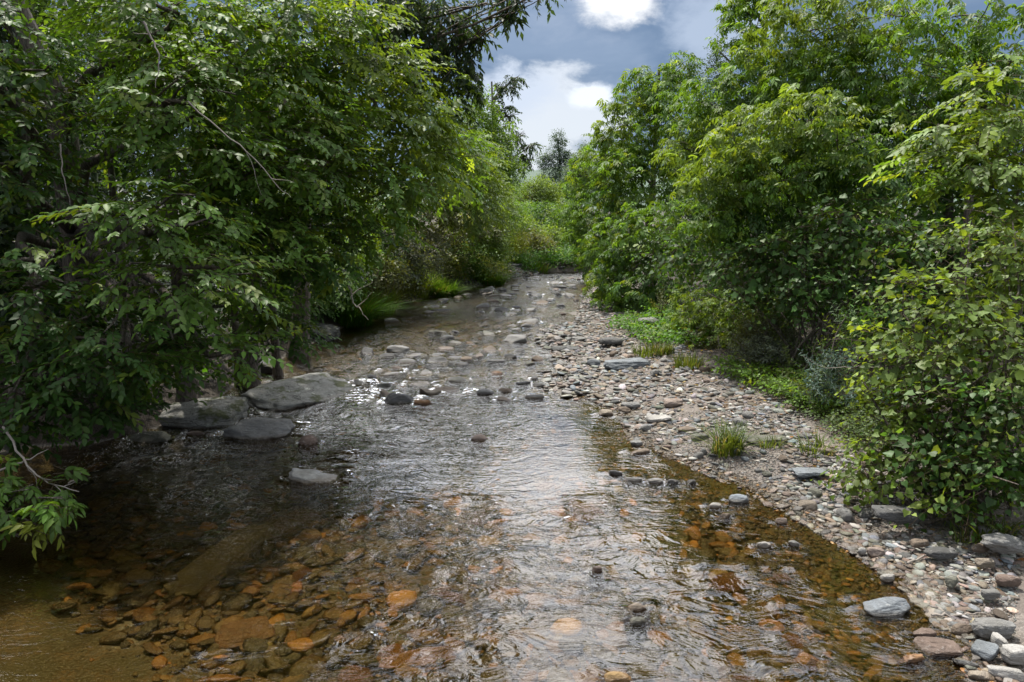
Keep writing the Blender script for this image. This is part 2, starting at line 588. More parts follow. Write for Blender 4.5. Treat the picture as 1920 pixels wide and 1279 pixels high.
def rock_shape(seed, sub, size, cuts=6, rough=0.10, boxy=0.5, slab=False):
    r = np.random.default_rng(seed)
    V, F = ICO[sub]
    V = V.copy()
    # rounded-box blend
    bx = V / (np.abs(V).max(1)[:, None])
    V = V * (1 - boxy) + bx * boxy * 0.85
    for k in range(cuts):
        n = r.normal(size=3)
        if slab and k % 2:
            n[2] *= 2.5
        n /= np.linalg.norm(n)
        dd = r.uniform(0.62, 0.9)
        ex = np.maximum(0, V @ n - dd)
        V -= n * ex[:, None] * 0.92
    if slab:
        tilt = r.normal(size=2) * 0.25
        V[:, 2] += V[:, 0] * tilt[0] + V[:, 1] * tilt[1]
    nrm = V / (np.linalg.norm(V, axis=1)[:, None] + 1e-9)
    V += nrm * (fbm(V * 1.3 + seed * 3.7, 3, seed) * rough * 1.8)[:, None]
    V += nrm * (fbm(V * 5.5 + seed, 4, seed + 3) * rough * 0.85)[:, None]
    if slab and sub >= 4:
        V[:, :2] *= (1 + 0.07 * fbm(V * np.array([0.9, 0.9, 7.0]), 2, seed + 9))[:, None]
    V -= (V.max(0) + V.min(0)) / 2
    V /= (V.max(0) - V.min(0))
    return V * np.array(size), F


DRY = {k: tuple(0.66 * c for c in v) for k, v in {"grey": (0.30, 0.295, 0.285), "blue-grey": (0.27, 0.30, 0.33), "tan": (0.36, 0.30, 0.235), "pinkish": (0.37, 0.29, 0.245),
       "pale": (0.52, 0.50, 0.47), "dark grey": (0.13, 0.13, 0.128), "olive-grey": (0.19, 0.19, 0.15), "reddish-brown": (0.24, 0.17, 0.135), "brown": (0.25, 0.19, 0.14),
       "weathered": (0.42, 0.415, 0.385), "amber": (0.52, 0.34, 0.14), "rusty": (0.40, 0.22, 0.10), "olive": (0.27, 0.25, 0.14)}.items()}
placed = []
GROUP = "loose stones in and along the stream"


def stone(px, py, wpx, hpx, colour, label, rz=0.0, cuts=6, boxy=0.5, slab=False, rough=0.09, seed=None, name="stone", mat=None, sub=4, depth=None, zoff=0.0, lift=1.0, cat="stone", jit=0.06, tilt=(0, 0)):
    p = G(px, py) if zoff <= 0 else G(px, py, zoff)
    zc = p.y * CP + (CAM_H - p.z) * SP
    ang = math.atan2(CAM_H - p.z, p.y)
    wd = wpx * zc / FPX
    hm = hpx * zc / FPX
    hh = max(0.05, 0.62 * hm) * lift
    dp = depth or float(np.clip((hm - hh * math.cos(ang)) / math.sin(ang), 0.45 * wd, 1.15 * wd))
    gz = float(Hfun(np.array([p.x]), np.array([p.y + dp / 2]))[0])
    sunk = 0.0 if zoff > 0 else -min(0.0, gz)
    full = hh + min(sunk, 0.18) + 0.03
    sd = seed if seed is not None else len(placed) * 7 + 5
    V, F = rock_shape(sd, sub, (wd, dp, full), cuts, rough, boxy, slab)
    if sunk > 0.02 and not slab:      # broad foot below the water
        V[:, :2] *= (1 + 0.55 * np.clip((full / 2 - hh - V[:, 2]) / full, 0, 1))[:, None]
    o = mesh_from(name, V, F.ravel(), np.full(len(F), 3), mat or M_ROCK)
    base = max(p.z, gz if gz > 0 else 0.0)
    o.location = (p.x, p.y + dp / 2, base + hh - full / 2)
    o.rotation_euler = (tilt[0], tilt[1], rz)
    c = np.array(DRY[colour]) * (1 + RNG.normal() * jit)
    o.color = (*c, 1)
    tag(o, label, cat, GROUP)
    placed.append((p.x, p.y + dp / 2, max(wd, dp)))
    return o


B = M_BOULDER
# shaded bank
stone(360, 806, 158, 66, "weathered", "flat-topped mossy boulder with pale lichen spots under the overhanging boughs", seed=21, cuts=8, boxy=0.65, rough=0.12, slab=True, name="boulder", mat=B, sub=5, depth=1.0, cat="boulder")
stone(467, 826, 138, 50, "grey", "dark oblong boulder with a wet end, touching the lichen-spotted boulder", seed=33, cuts=7, boxy=0.6, rough=0.12, name="boulder", sub=5, rz=-0.08, cat="boulder", depth=0.62)
stone(522, 776, 192, 58, "weathered", "long mossy layered ledge of rock sloping into the stream from the shaded bank", seed=47, cuts=9, boxy=0.5, rough=0.13, slab=True, name="rock_ledge", mat=B, sub=5, rz=-0.3, depth=2.1, tilt=(0.05, 0.10), lift=0.75, cat="rock ledge")
stone(594, 642, 66, 44, "dark grey", "dark angular boulder beneath the tall bank grass", seed=52, cuts=8, boxy=0.8, name="boulder", mat=B, sub=5, cat="boulder")
stone(478, 702, 74, 34, "dark grey", "dark tilted slab under a leafy bough, upstream of the mossy ledge", seed=57, slab=True, boxy=0.7, name="boulder", mat=B, cat="boulder")
stone(540, 655, 48, 22, "dark grey", "dark flat rock between the tilted slab and the angular boulder", seed=58, slab=True, mat=B)
stone(270, 832, 90, 28, "olive-grey", "low wet rock at the foot of the shaded bank under drooping leaves", seed=59, mat=B, boxy=0.6)
stone(410, 790, 40, 22, "dark grey", "small dark rock wedged between the two shaded boulders", seed=60)
stone(448, 776, 34, 18, "grey", "small grey rock wedged behind the dark oblong boulder", seed=61)
stone(362, 818, 40, 13, "reddish-brown", "small reddish wet stone tucked under the lichen-spotted boulder", seed=63)
stone(573, 836, 40, 26, "reddish-brown", "rounded wet brown stone in the water off the dark oblong boulder", seed=64, cuts=2, boxy=0.15)
stone(584, 908, 112, 26, "weathered", "jagged grey stone lying alone in the shaded pool", seed=76, cuts=9, rough=0.13, boxy=0.5, rz=-0.15, sub=5, lift=1.15, slab=True, depth=0.3)
# midstream
stone(745, 760, 66, 27, "dark grey", "dark wedge-shaped rock in midstream with a dry slanting top", seed=75, cuts=8, boxy=0.6, sub=5)
stone(804, 742, 43, 18, "tan", "tan angular rock just upstream of the dark wedge rock", seed=77, cuts=8)
stone(790, 760, 40, 14, "rusty", "low wet rusty rock beside the dark wedge rock", seed=78)
stone(683, 664, 28, 15, "dark grey", "small dark rock breaking the water near the shaded bank", seed=80)
stone(742, 662, 46, 20, "grey", "grey slab tilted up out of the riffle", seed=81, slab=True)
stone(818, 682, 46, 15, "dark grey", "dark flat rock awash in the middle of the riffle", seed=82, slab=True)
stone(874, 679, 26, 13, "brown", "rounded brown stone in the middle of the riffle", seed=83, cuts=2, boxy=0.2)
stone(966, 643, 47, 19, "grey", "large angular grey rock at the head of the stony riffle", seed=84, cuts=8, boxy=0.6)
stone(897, 827, 34, 17, "pinkish", "rounded pinkish stone alone in the open water midstream", seed=85, cuts=2, boxy=0.2, sub=4)
stone(907, 741, 46, 15, "grey", "pale-topped grey stone at the downstream edge of the riffle", seed=86)
stone(948, 738, 34, 13, "brown", "brown stone against the pale-topped grey stone", seed=87)
stone(1001, 748, 42, 15, "pale", "pale flat stone slanting into the water below the riffle", seed=88, slab=True)
stone(930, 703, 28, 9, "rusty", "small rusty stone in the calm water behind the riffle", seed=89)
stone(980, 722, 32, 9, "dark grey", "low dark stone behind the pale flat stone", seed=90)
stone(1012, 726, 30, 10, "dark grey", "dark wet stone between the pale flat stone and the gravel", seed=91)
stone(930, 680, 42, 8, "dark grey", "long dark stone lying low across the riffle", seed=92)
stone(1046, 541, 36, 8, "dark grey", "dark flat rock far upstream near the bend", seed=93, slab=True)
stone(925, 555, 32, 5, "pale", "thin pale slab in the far water", seed=94, slab=True)
stone(968, 577, 20, 5, "dark grey", "low dark rock in the far riffle", seed=95)
stone(903, 587, 20, 5, "dark grey", "small dark rock in the far water off the grassy bank", seed=96)
stone(825, 584, 46, 6, "dark grey", "long dark rock awash off the grassy bank", seed=97)
stone(1003, 598, 14, 5, "dark grey", "little dark stone between far riffle and gravel", seed=98)
stone(1030, 565, 20, 4, "dark grey", "flat dark stone upstream on the gravel side", seed=99)
# gravel bar
stone(1178, 694, 92, 26, "blue-grey", "long smooth blue-grey stone tilted on the gravel bar", seed=101, cuts=3, boxy=0.55, rz=0.22, zoff=0.1, depth=0.5, sub=5)
stone(1265, 764, 37, 20, "pinkish", "rounded pinkish-orange stone on the gravel bar", seed=103, cuts=2, boxy=0.35, zoff=0.1)
stone(1238, 790, 48, 15, "pale", "pale flat-topped slab below the pinkish stone", seed=104, slab=True, zoff=0.1, boxy=0.7, lift=0.7)
stone(1184, 766, 38, 16, "grey", "smooth grey oval stone at the waterside edge of the gravel", seed=105, cuts=2, boxy=0.2, zoff=0.03)
stone(1172, 773, 26, 13, "brown", "small brownish round stone in front of the grey oval stone", seed=106, cuts=2, boxy=0.2, zoff=0.02)
stone(1136, 779, 28, 13, "tan", "tan stone half in the water at the tip of the gravel", seed=107, zoff=0.01)
stone(1222, 614, 44, 26, "grey", "grey boulder among the leafy plants on the gravel bank", seed=108, zoff=0.3, name="boulder", cat="boulder")
stone(1146, 648, 46, 20, "dark grey", "dark grey boulder where the gravel meets the plants", seed=109, zoff=0.15, name="boulder", cat="boulder")
stone(1085, 643, 32, 14, "grey", "rounded grey stone at the top of the gravel bar by the water", seed=110, zoff=0.02)
stone(1060, 660, 56, 12, "dark grey", "low dark slab at the water's edge of the gravel bar", seed=111, zoff=0.01, slab=True)
stone(1037, 645, 24, 12, "tan", "tan stone standing in the shallow water beside the gravel bar", seed=112)
stone(1314, 826, 37, 17, "olive-grey", "greenish-grey oblong stone beside the tall grass tuft", seed=113, cuts=3, boxy=0.4, rz=0.25, zoff=0.08)
stone(1289, 812, 34, 15, "brown", "brown smooth stone behind the greenish-grey oblong stone", seed=114, cuts=3, boxy=0.3, zoff=0.08)
stone(1442, 838, 78, 20, "olive-grey", "flat grey slab half hidden behind the small grass tuft", seed=115, slab=True, boxy=0.75, zoff=0.15, lift=0.8)
stone(1527, 893, 66, 20, "blue-grey", "pale blue-grey flat slab on the gravel near the vine bush", seed=116, slab=True, boxy=0.8, zoff=0.15, lift=0.5, jit=0, sub=5)
stone(1387, 944, 37, 20, "blue-grey", "dark rounded blue-grey stone standing alone at the waterline", seed=117, cuts=3, boxy=0.35, zoff=0.0)
stone(1341, 953, 28, 10, "pale", "small pale stone awash near the rounded blue-grey stone", seed=118)
stone(1190, 905, 42, 13, "grey", "first grey oval stone of the row reaching into the water", seed=119, cuts=2, boxy=0.2)
stone(1230, 908, 36, 14, "grey", "middle grey oval stone of the row reaching into the water", seed=120, cuts=2, boxy=0.25)
stone(1262, 908, 24, 11, "dark grey", "dark end stone of the row reaching into the water", seed=121, cuts=2, boxy=0.25)
stone(1156, 892, 30, 14, "dark grey", "dark slanting slate stone at the tip of the stone row", seed=122, slab=True, rz=-0.4)
stone(1297, 908, 18, 10, "dark grey", "small dark stone between the stone row and the gravel", seed=123, cuts=2)
stone(1200, 852, 42, 11, "brown", "low brown stone in the shallow pool beside the gravel", seed=124, rz=0.3)
stone(1195, 838, 24, 15, "grey", "grey cobble at the mouth of the shallow gravel pool", seed=125)
stone(1250, 845, 18, 8, "reddish-brown", "small reddish cobble in the shallow gravel pool", seed=126, cuts=2)
stone(1674, 1158, 94, 36, "blue-grey", "large wedge-shaped grey stone with a shiny wet face in the shallows", seed=131, cuts=7, boxy=0.55, rough=0.08, sub=5, rz=0.1)
stone(1196, 1147, 44, 20, "tan", "pale tan stone breaking the sky-lit water", seed=132, cuts=3, boxy=0.25)
stone(1196, 1172, 36, 10, "olive-grey", "thin greenish stone just in front of the pale tan stone", seed=133, cuts=3, rz=0.15)
stone(1119, 1073, 26, 8, "reddish-brown", "small dark reddish stone awash in the sky-lit water", seed=134)
stone(1874, 1197, 82, 42, "grey", "big smooth grey stone with fine dark bands on the waterside gravel", seed=135, cuts=3, boxy=0.45, zoff=0.05, sub=5)
stone(1810, 1190, 46, 24, "brown", "brownish-grey oval stone leaning against the big banded stone", seed=136, cuts=3, boxy=0.35, zoff=0.02, rz=0.25)
stone(1738, 1198, 52, 14, "reddish-brown", "small wet purple-brown stone near the wedge-shaped stone", seed=137, rz=0.1)
stone(1770, 1232, 92, 26, "reddish-brown", "layered reddish flat stone awash at the water's edge", seed=138, slab=True, boxy=0.6, rz=-0.1, sub=5)
stone(1716, 1246, 48, 24, "rusty", "bright rusty-orange knobbly stone in the shallows", seed=139, cuts=8, rough=0.16)
stone(1856, 1240, 44, 40, "blue-grey", "streaked blue-grey stone tilted below the big banded stone", seed=140, slab=True, zoff=0.03, rz=-0.7)
stone(1884, 1222, 21, 32, "pale", "upright pale oblong cobble below the big banded stone", seed=141, cuts=2, boxy=0.5, zoff=0.05, depth=0.16)
stone(1916, 1246, 50, 42, "pale", "large pale rounded stone at the edge of the gravel beside the streaked stone", seed=142, cuts=3, boxy=0.4, zoff=0.06)
stone(1893, 1276, 60, 28, "pale", "white flat stone with dark veins among the lowest gravel", seed=143, slab=True, zoff=0.03, rz=-0.5)
stone(1846, 1279, 48, 22, "tan", "tan stone at the waterline in the lowest gravel", seed=144, zoff=0.01)
stone(1818, 1255, 46, 12, "dark grey", "dark wet slate at the waterline below the layered reddish stone", seed=145, slab=True, rz=-0.2)
stone(1896, 1040, 92, 44, "grey", "large rough grey rock against the foot of the vine bush", seed=146, cuts=7, boxy=0.5, zoff=0.2, sub=5, rough=0.13)
stone(1843, 1034, 32, 18, "brown", "round brown cobble beside the rough grey rock", seed=147, cuts=2, boxy=0.25, zoff=0.15)
stone(1728, 1024, 36, 17, "brown", "brown wedge of stone in the shade of the vine bush", seed=148, zoff=0.12, slab=True)
stone(1896, 1098, 46, 24, "reddish-brown", "reddish-brown cobble on the upper gravel below the rough grey rock", seed=149, cuts=3, zoff=0.1)
stone(1646, 1042, 32, 19, "pinkish", "rounded grey-pink stone on the gravel near the waterline", seed=150, cuts=2, boxy=0.3, zoff=0.04)
stone(1618, 1038, 16, 13, "pale", "pale round pebble touching the grey-pink stone", seed=151, cuts=1, boxy=0.1, zoff=0.04)
stone(1688, 980, 86, 34, "dark grey", "dark block of rock in deep shade beneath the vine bush", seed=152, cuts=6, boxy=0.8, zoff=0.2, name="boulder", cat="boulder")
stone(1772, 1045, 62, 15, "dark grey", "long dark slate lying at the edge of the bush's shade", seed=153, slab=True, zoff=0.12, rz=-0.12)
stone(1668, 1090, 30, 14, "pale", "whitish rounded stone at the waterline in the middle of the gravel", seed=154, cuts=3, zoff=0.01)
stone(1790, 1098, 28, 20, "olive-grey", "greenish tilted stone on the open gravel above the wedge stone", seed=155, rz=0.5, zoff=0.08)
stone(1863, 1122, 34, 20, "grey", "grey cobble in the pile above the big banded stone", seed=156, cuts=3, zoff=0.09)
stone(1852, 1062, 36, 18, "tan", "tan cobble on the upper gravel below the round brown cobble", seed=157, cuts=3, zoff=0.12)
stone(1160, 1283, 66, 24, "amber", "amber-brown rounded stone half under water at the lower edge", seed=158, cuts=2, boxy=0.3)
stone(1434, 1028, 30, 10, "pale", "pale stone awash in the amber shallows", seed=159)
stone(1466, 982, 22, 12, "pinkish", "pinkish-grey pebble at the waterline below the gravel's bend", seed=160, cuts=2, zoff=0.01)
stone(1490, 1025, 20, 14, "grey", "grey pebble standing in the amber shallows", seed=161, cuts=2)
stone(1360, 1010 - 37, 26, 9, "brown", "brown flat pebble just under the rounded blue-grey stone", seed=162)

def sunken_slab(a, b, wid, colour, label, seed):
    """a long slab lying on the bed between two places seen through the water"""
    p, q = G(*a, -0.25), G(*b, -0.25)
    L = (q - p).length
    V, F = rock_shape(seed, 5, (L, wid, 0.16), 7, 0.10, 0.6, True)
    o = mesh_from("stone", V, F.ravel(), np.full(len(F), 3), M_ROCK)
    m = (p + q) / 2
    gz = float(Hfun(np.array([m.x]), np.array([m.y]))[0])
    o.location = (m.x, m.y, max(gz + 0.05, -0.42))
    o.rotation_euler = (0.04, -0.03, math.atan2(q.y - p.y, q.x - p.x))
    o.color = (*colour, 1)
    tag(o, label, "stone", GROUP)


sunken_slab((320, 1115), (500, 985), 0.42, (0.42, 0.50, 0.42), "long pale greenish slab lying under water diagonally beside the sandy patch", 401)
sunken_slab((470, 1010), (600, 960), 0.36, (0.24, 0.23, 0.15), "olive-brown slab under water between the pale greenish slab and the jagged stone", 402)
sunken_slab((400, 1195), (520, 1180), 0.30, (0.26, 0.18, 0.11), "flat orange-brown slab under water at the edge of the sandy patch", 403)
sunken_slab((860, 1240), (700, 1248), 0.2, (0.36, 0.22, 0.08), "bright amber slab under water near the lower edge", 404)
# names of places used to describe the plain stones
MARKS = [("the long blue-grey stone", 1178, 694), ("the pinkish-orange stone", 1265, 764), ("the pale flat-topped slab", 1238, 790), ("the tall grass tuft", 1370, 850), ("the small grass tuft", 1450, 832),
         ("the pale blue-grey slab", 1527, 893), ("the rounded blue-grey stone", 1387, 944), ("the row of oval stones", 1230, 905), ("the shiny wedge stone", 1674, 1155), ("the big banded stone", 1874, 1190),
         ("the rough grey rock", 1896, 1035), ("the dark block under the bush", 1688, 975), ("the grey-pink stone", 1646, 1040), ("the whitish waterline stone", 1668, 1088), ("the pale tan stone", 1196, 1146),
         ("the pinkish midstream stone", 897, 826), ("the dark wedge rock", 745, 758), ("the angular grey riffle rock", 966, 642), ("the pale slanting stone", 1001, 746), ("the jagged pool stone", 584, 905),
         ("the layered reddish stone", 1770, 1228), ("the dark grey bank boulder", 1146, 645), ("the low dark slab", 1060, 660), ("the far dark flat rock", 1046, 541), ("the grassy bank", 830, 560),
         ("the shallow gravel pool", 1240, 845), ("the upright pale cobble", 1884, 1220), ("the greenish tilted stone", 1790, 1095), ("the amber edge stone", 1160, 1275), ("the thin pale slab", 925, 553), ("the brown riffle stone", 874, 677)]
MK = [(n, G(a, b)) for n, a, b in MARKS]
PROTO = []
for k in range(14):
    flat_ = k % 3 == 0
    V, F = rock_shape(300 + k, 4, (1, RNG.uniform(0.6, 0.95), RNG.uniform(0.28, 0.4) if flat_ else RNG.uniform(0.42, 0.65)), cuts=int(RNG.integers(2, 7)), boxy=RNG.uniform(0.15, 0.55), rough=0.08, slab=flat_)
    me_o = mesh_from("stone", V, F.ravel(), np.full(len(F), 3), M_ROCK)
    PROTO.append((me_o.data, flat_, V[:, 2].max() - V[:, 2].min()))
    bpy.data.objects.remove(me_o)

used_labels = set()


def describe(x, y, size, colour, flat_, where):
    ds = sorted(((math.hypot(x - q.x, (y - q.y) * 0.7), n, q) for n, q in MK), key=lambda a: a[0])
    sz = "small" if size < 0.13 else ("fist-sized" if size < 0.19 else "larger")
    sh = "flat" if flat_ else "rounded"
    lb = None
    for dd, n, q in ds[:6]:
        rel = ("downstream of" if y < q.y else "upstream of") if abs(y - q.y) > abs(x - q.x) else ("bankward of" if x > q.x else "streamward of")
        for pre in (("just " if dd < 0.5 else ("well " if dd > 1.2 else "")), ""):
            lb = f"{sz} {sh} {colour} stone {where} {pre}{rel} {n}"
            if len(lb.replace("-", " ").split()) > 16:
                lb = lb.replace("fist sized", "").replace("fist-sized ", "")
            if lb not in used_labels:
                used_labels.add(lb)
                return lb
    return lb


def loose(n, zone, where, palette, smin, smax, sunk):
    made, tries = 0, 0
    while made < n and tries < n * 60:
        tries += 1
        x, y = zone()
        size = smin * (smax / smin) ** (RNG.random() ** 1.8)
        if y > 14:
            size *= 1.3
        if any(math.hypot(x - a, y - b) < 0.5 * (size + s) for a, b, s in placed):
            continue
        gz = float(Hfun(np.array([x]), np.array([y]))[0])
        if where.startswith("on dry") and gz < 0.02:
            continue
        if where.startswith("under") and gz > -0.06:
            continue
        if where.startswith("breaking") and (gz > -0.01 or gz < -0.3):
            continue
        if where.startswith("breaking") and gz < -0.25:
            continue
        me, flat_, zh = PROTO[int(RNG.integers(len(PROTO)))]
        o = bpy.data.objects.new("stone", me)
        COL.objects.link(o)
        zs = 1.0
        if where.startswith("breaking"):
            top = RNG.uniform(0.25, 0.55) * size * zh + 0.01
            need = top - gz
            size = max(size, 0.9 * need / zh) if need / zh < 0.75 else size
            zs = max(1.0, need / (size * zh))
            o.location = (x, y, top - size * zh * min(zs, 1.25) / 2)
        else:
            o.location = (x, y, gz + size * zh * (0.5 - sunk))
        o.scale = (size, size, size * min(zs, 1.25))
        o.rotation_euler = (RNG.normal() * 0.13, RNG.normal() * 0.13, RNG.uniform(0, 6.28))
        colour = palette[int(RNG.integers(len(palette)))]
        o.color = (*(np.array(DRY[colour]) * (1 + RNG.normal() * 0.14)), 1)
        tag(o, describe(x, y, size, colour, flat_, where), "stone", GROUP)
        placed.append((x, y, size))
        made += 1


def bar_zone(y0, y1, p=1.0):
    def f():
        y = y0 + (y1 - y0) * RNG.random() ** p
        xr = float(np.interp(y, re_[:, 1], re_[:, 0]))
        wd = float(np.interp(y, [4, 6, 8, 11, 16, 20, 30], [1.4, 1.7, 1.9, 2.9, 2.6, 1.4, 0.7]))
        x = xr + wd * RNG.random() ** 1.3 - 0.05
        if abs(x) > y * 0.76 + 0.2:
            x = xr + 0.3 * RNG.random()
        return x, y
    return f


def stream_zone(y0, y1, a, b, p=1.0):
    def f():
        y = y0 + (y1 - y0) * RNG.random() ** p
        xl, xr = float(np.interp(y, le[:, 1], le[:, 0])), float(np.interp(y, re_[:, 1], re_[:, 0]))
        return xl + (xr - xl) * (a + (b - a) * RNG.random()), y
    return f


DRYP = ["grey", "grey", "blue-grey", "tan", "grey", "pale", "brown", "olive-grey", "pinkish", "grey", "brown"]
loose(58, bar_zone(4.4, 9, 1.1), "on dry gravel", DRYP, 0.085, 0.24, 0.22)
loose(50, bar_zone(9, 19, 1.2), "on dry gravel", DRYP, 0.11, 0.30, 0.22)
loose(36, stream_zone(11.6, 20, 0.35, 1.0), "breaking the riffle", ["grey", "dark grey", "brown", "dark grey", "olive-grey", "grey"], 0.14, 0.36, 0.3)
loose(50, stream_zone(17, 35, 0.1, 1.0), "breaking far water", ["dark grey", "grey", "dark grey", "brown"], 0.18, 0.5, 0.3)
loose(20, stream_zone(4.3, 7.5, 0.35, 0.98, 1.2), "under water", ["amber", "rusty", "olive", "amber", "brown"], 0.16, 0.42, 0.3)


# ------------------------------------------------------------------ water surface
wx = np.concatenate([np.arange(-9.5, 6, 0.05), np.arange(6, 70, 0.8)])
wy = np.concatenate([np.arange(-6, 2.5, 0.3), np.arange(2.5, 14, 0.04), np.arange(14, 42, 0.08), np.arange(42, 95, 0.8)])
X, Y = np.meshgrid(wx, wy, indexing="ij")
rip = np.full(X.shape, 0.27)
xl, xr = edges(Y)


def blob(cx, cyy, rx, ry):
    return np.exp(-(((X - cx) / rx) ** 2 + ((Y - cyy) / ry) ** 2))


rip += 0.50 * np.clip((Y - 9) / 5, 0, 1) + 0.5 * np.clip((Y - 15) / 6, 0, 1)
rip += 0.2 * blob(-1.8, 9.5, 1.2, 1.0) + 0.35 * blob(-2.4, 9.1, 0.5, 0.25)
rip -= 0.34 * np.clip(1.4 - (xr - X) * 0.5, 0, 1) * np.clip((14 - Y) / 3, 0.3, 1)
rip -= 0.20 * np.clip((7.5 - Y) / 2, 0, 1) * np.clip((-1.2 - X) / 1.5, 0, 1)
rip += 0.25 * fbm(np.stack([X * 0.7, Y * 0.5, X * 0], -1).reshape(-1, 3), 3, 90).reshape(X.shape)
rip = np.clip(rip, 0.08, 1.6)
pp = np.stack([X, Y, np.zeros_like(X)], -1).reshape(-1, 3)
wz = 0.012 * fbm(pp * np.array([1.5, 2.4, 1]), 3, 41).reshape(X.shape) * rip
hump = G(655, 850)
wz += 0.05 * blob(hump.x, hump.y, 0.45, 0.10) + 0.03 * blob(hump.x - 0.15, hump.y - 0.25, 0.4, 0.07) + 0.03 * blob(hump.x + 0.5, hump.y - 0.1, 0.3, 0.08)
# the current parts round every stone that breaks the surface
for (sx, sy, sw) in placed:
    gz = float(Hfun(np.array([sx]), np.array([sy]))[0])
    if gz > -0.01 or sy < 4:
        continue
    i0, i1 = np.searchsorted(wx, [sx - 2.2 * sw - 0.2, sx + 2.2 * sw + 0.2])
    j0, j1 = np.searchsorted(wy, [sy - 5 * sw - 0.2, sy + 1.5 * sw + 0.2])
    xx, yy = X[i0:i1, j0:j1] - sx, Y[i0:i1, j0:j1] - sy
    down = np.clip(-yy / (0.5 * sw), 0, 1)
    arm = np.exp(-((np.abs(xx) - 0.5 * sw - 0.22 * np.maximum(-yy, 0)) / (0.16 * sw + 0.02)) ** 2) * np.exp(np.minimum(yy, 0) / (1.6 * sw)) * (yy < 0.6 * sw)
    ring = np.exp(-((np.hypot(xx, yy) - 0.55 * sw) / (0.15 * sw + 0.02)) ** 2)
    amp = min(0.03, 0.012 + 0.02 * sw)
    wz[i0:i1, j0:j1] += amp * (0.8 * arm + 0.5 * ring * (yy > -0.2 * sw)) * (1 + 0.5 * np.sin(yy * 40))
    rip[i0:i1, j0:j1] += 0.7 * down * np.exp(-(xx / (0.6 * sw)) ** 2) * np.exp(np.minimum(yy, 0) / (1.8 * sw)) + 0.35 * arm
rip = np.clip(rip, 0.08, 2.0)
tag(grid_mesh("water", wx, wy, wz, M_WATER, {"ripple": rip.ravel()}), kind="structure")


# the countless small gravel, one sheet of pebbles each
def scatter(name, N, zone, size, palette, sub, sunk, keep=None, bare=-9, least=0.03):
    protos = []
    for k in range(10):
        protos.append(rock_shape(500 + k, sub, (1, RNG.uniform(0.42, 0.9), RNG.uniform(0.14, 0.40)), cuts=int(RNG.integers(4, 9)), boxy=0.45, rough=0.12))
    pts = np.array([zone() for _ in range(N)])
    sz = size[0] * (size[1] / size[0]) ** (RNG.random(N) ** (3.4 if name.startswith("streambed") else 2.6))
    gz = Hfun(pts[:, 0], pts[:, 1])
    ok = np.ones(N, bool) if keep is None else keep(gz, pts)
    patch = fbm(np.column_stack([pts * 0.9, np.zeros(N)]), 3, 61) + 0.5 * fbm(np.column_stack([pts * 3.1, np.zeros(N)]), 2, 62)
    if name.startswith("streambed"):
        sz = np.minimum(sz, np.maximum(least, -gz * 1.7))
    ok &= patch + RNG.normal(size=N) * 0.12 > bare
    acc = Acc()
    pal = np.array(palette)
    for k, (V, F) in enumerate(protos):
        ids = np.where(ok & (np.arange(N) % 10 == k))[0]
        n = len(ids)
        if not n:
            continue
        R = rot(RNG.uniform(0, 6.28, n), RNG.normal(size=n) * 0.2, RNG.normal(size=n) * 0.2)
        S = sz[ids][:, None, None]
        W = np.einsum("nij,mj->nmi", R, V) * S
        W += np.stack([pts[ids, 0], pts[ids, 1], gz[ids] + sz[ids] * (0.2 - sunk)], -1)[:, None]
        loops = (F.ravel()[None] + (np.arange(n) * len(V))[:, None]).ravel()
        c = pal[RNG.integers(len(pal), size=n)] * np.exp(RNG.normal(size=(n, 1)) * 0.3) * (1 + RNG.normal(size=(n, 3)) * 0.04)
        acc.add(W.reshape(-1, 3), loops, np.full(n * len(F), 3), np.repeat(np.clip(c, 0.008, 0.8), len(V), 0))
    return tag(acc.build(name, M_PEB), kind="stuff")


def rot(yaw, pitch, roll):
    cy_, sy = np.cos(yaw), np.sin(yaw)
    cp, sp = np.cos(pitch), np.sin(pitch)
    cr, sr = np.cos(roll), np.sin(roll)
    R = np.empty((len(yaw), 3, 3))
    # Rz(yaw) * Ry(-pitch) * Rx(roll)
    R[:, 0, 0], R[:, 0, 1], R[:, 0, 2] = cy_ * cp, -cy_ * sp * sr - sy * cr, -cy_ * sp * cr + sy * sr
    R[:, 1, 0], R[:, 1, 1], R[:, 1, 2] = sy * cp, -sy * sp * sr + cy_ * cr, -sy * sp * cr - cy_ * sr
    R[:, 2, 0], R[:, 2, 1], R[:, 2, 2] = sp, cp * sr, cp * cr
    return R


PALD = [DRY[k] for k in DRYP + ["dark grey", "pale"]]
PALW = [(0.28, 0.165, 0.05), (0.19, 0.12, 0.045), (0.11, 0.08, 0.035), (0.13, 0.105, 0.045), (0.24, 0.175, 0.075), (0.06, 0.045, 0.022), (0.15, 0.095, 0.04), (0.38, 0.21, 0.06), (0.09, 0.08, 0.04), (0.07, 0.058, 0.03), (0.05, 0.045, 0.025), (0.16, 0.13, 0.07)]
PALW = [tuple(1.15 * x for x in c) for c in PALW]
SANDL = np.array([G(520, 1279)[:2], G(330, 1160)[:2], G(40, 1050)[:2], G(-100, 1000)[:2]])
scatter("gravel", 30000, bar_zone(3.6, 10.5, 1.15), (0.016, 0.13), PALD, 2, 0.09, lambda g, p: g > -0.03, -0.22)
scatter("gravel", 42000, bar_zone(3.8, 10.5, 1.2), (0.010, 0.034), PALD, 1, 0.0, lambda g, p: g > -0.01)
scatter("gravel", 14000, bar_zone(10, 33, 1.35), (0.028, 0.19), PALD, 2, 0.09, lambda g, p: g > -0.04, -0.22)
scatter("gravel", 5000, stream_zone(11.5, 20, 0.58, 1.02), (0.05, 0.26), PALD, 2, 0.0, lambda g, p: g > -0.075)
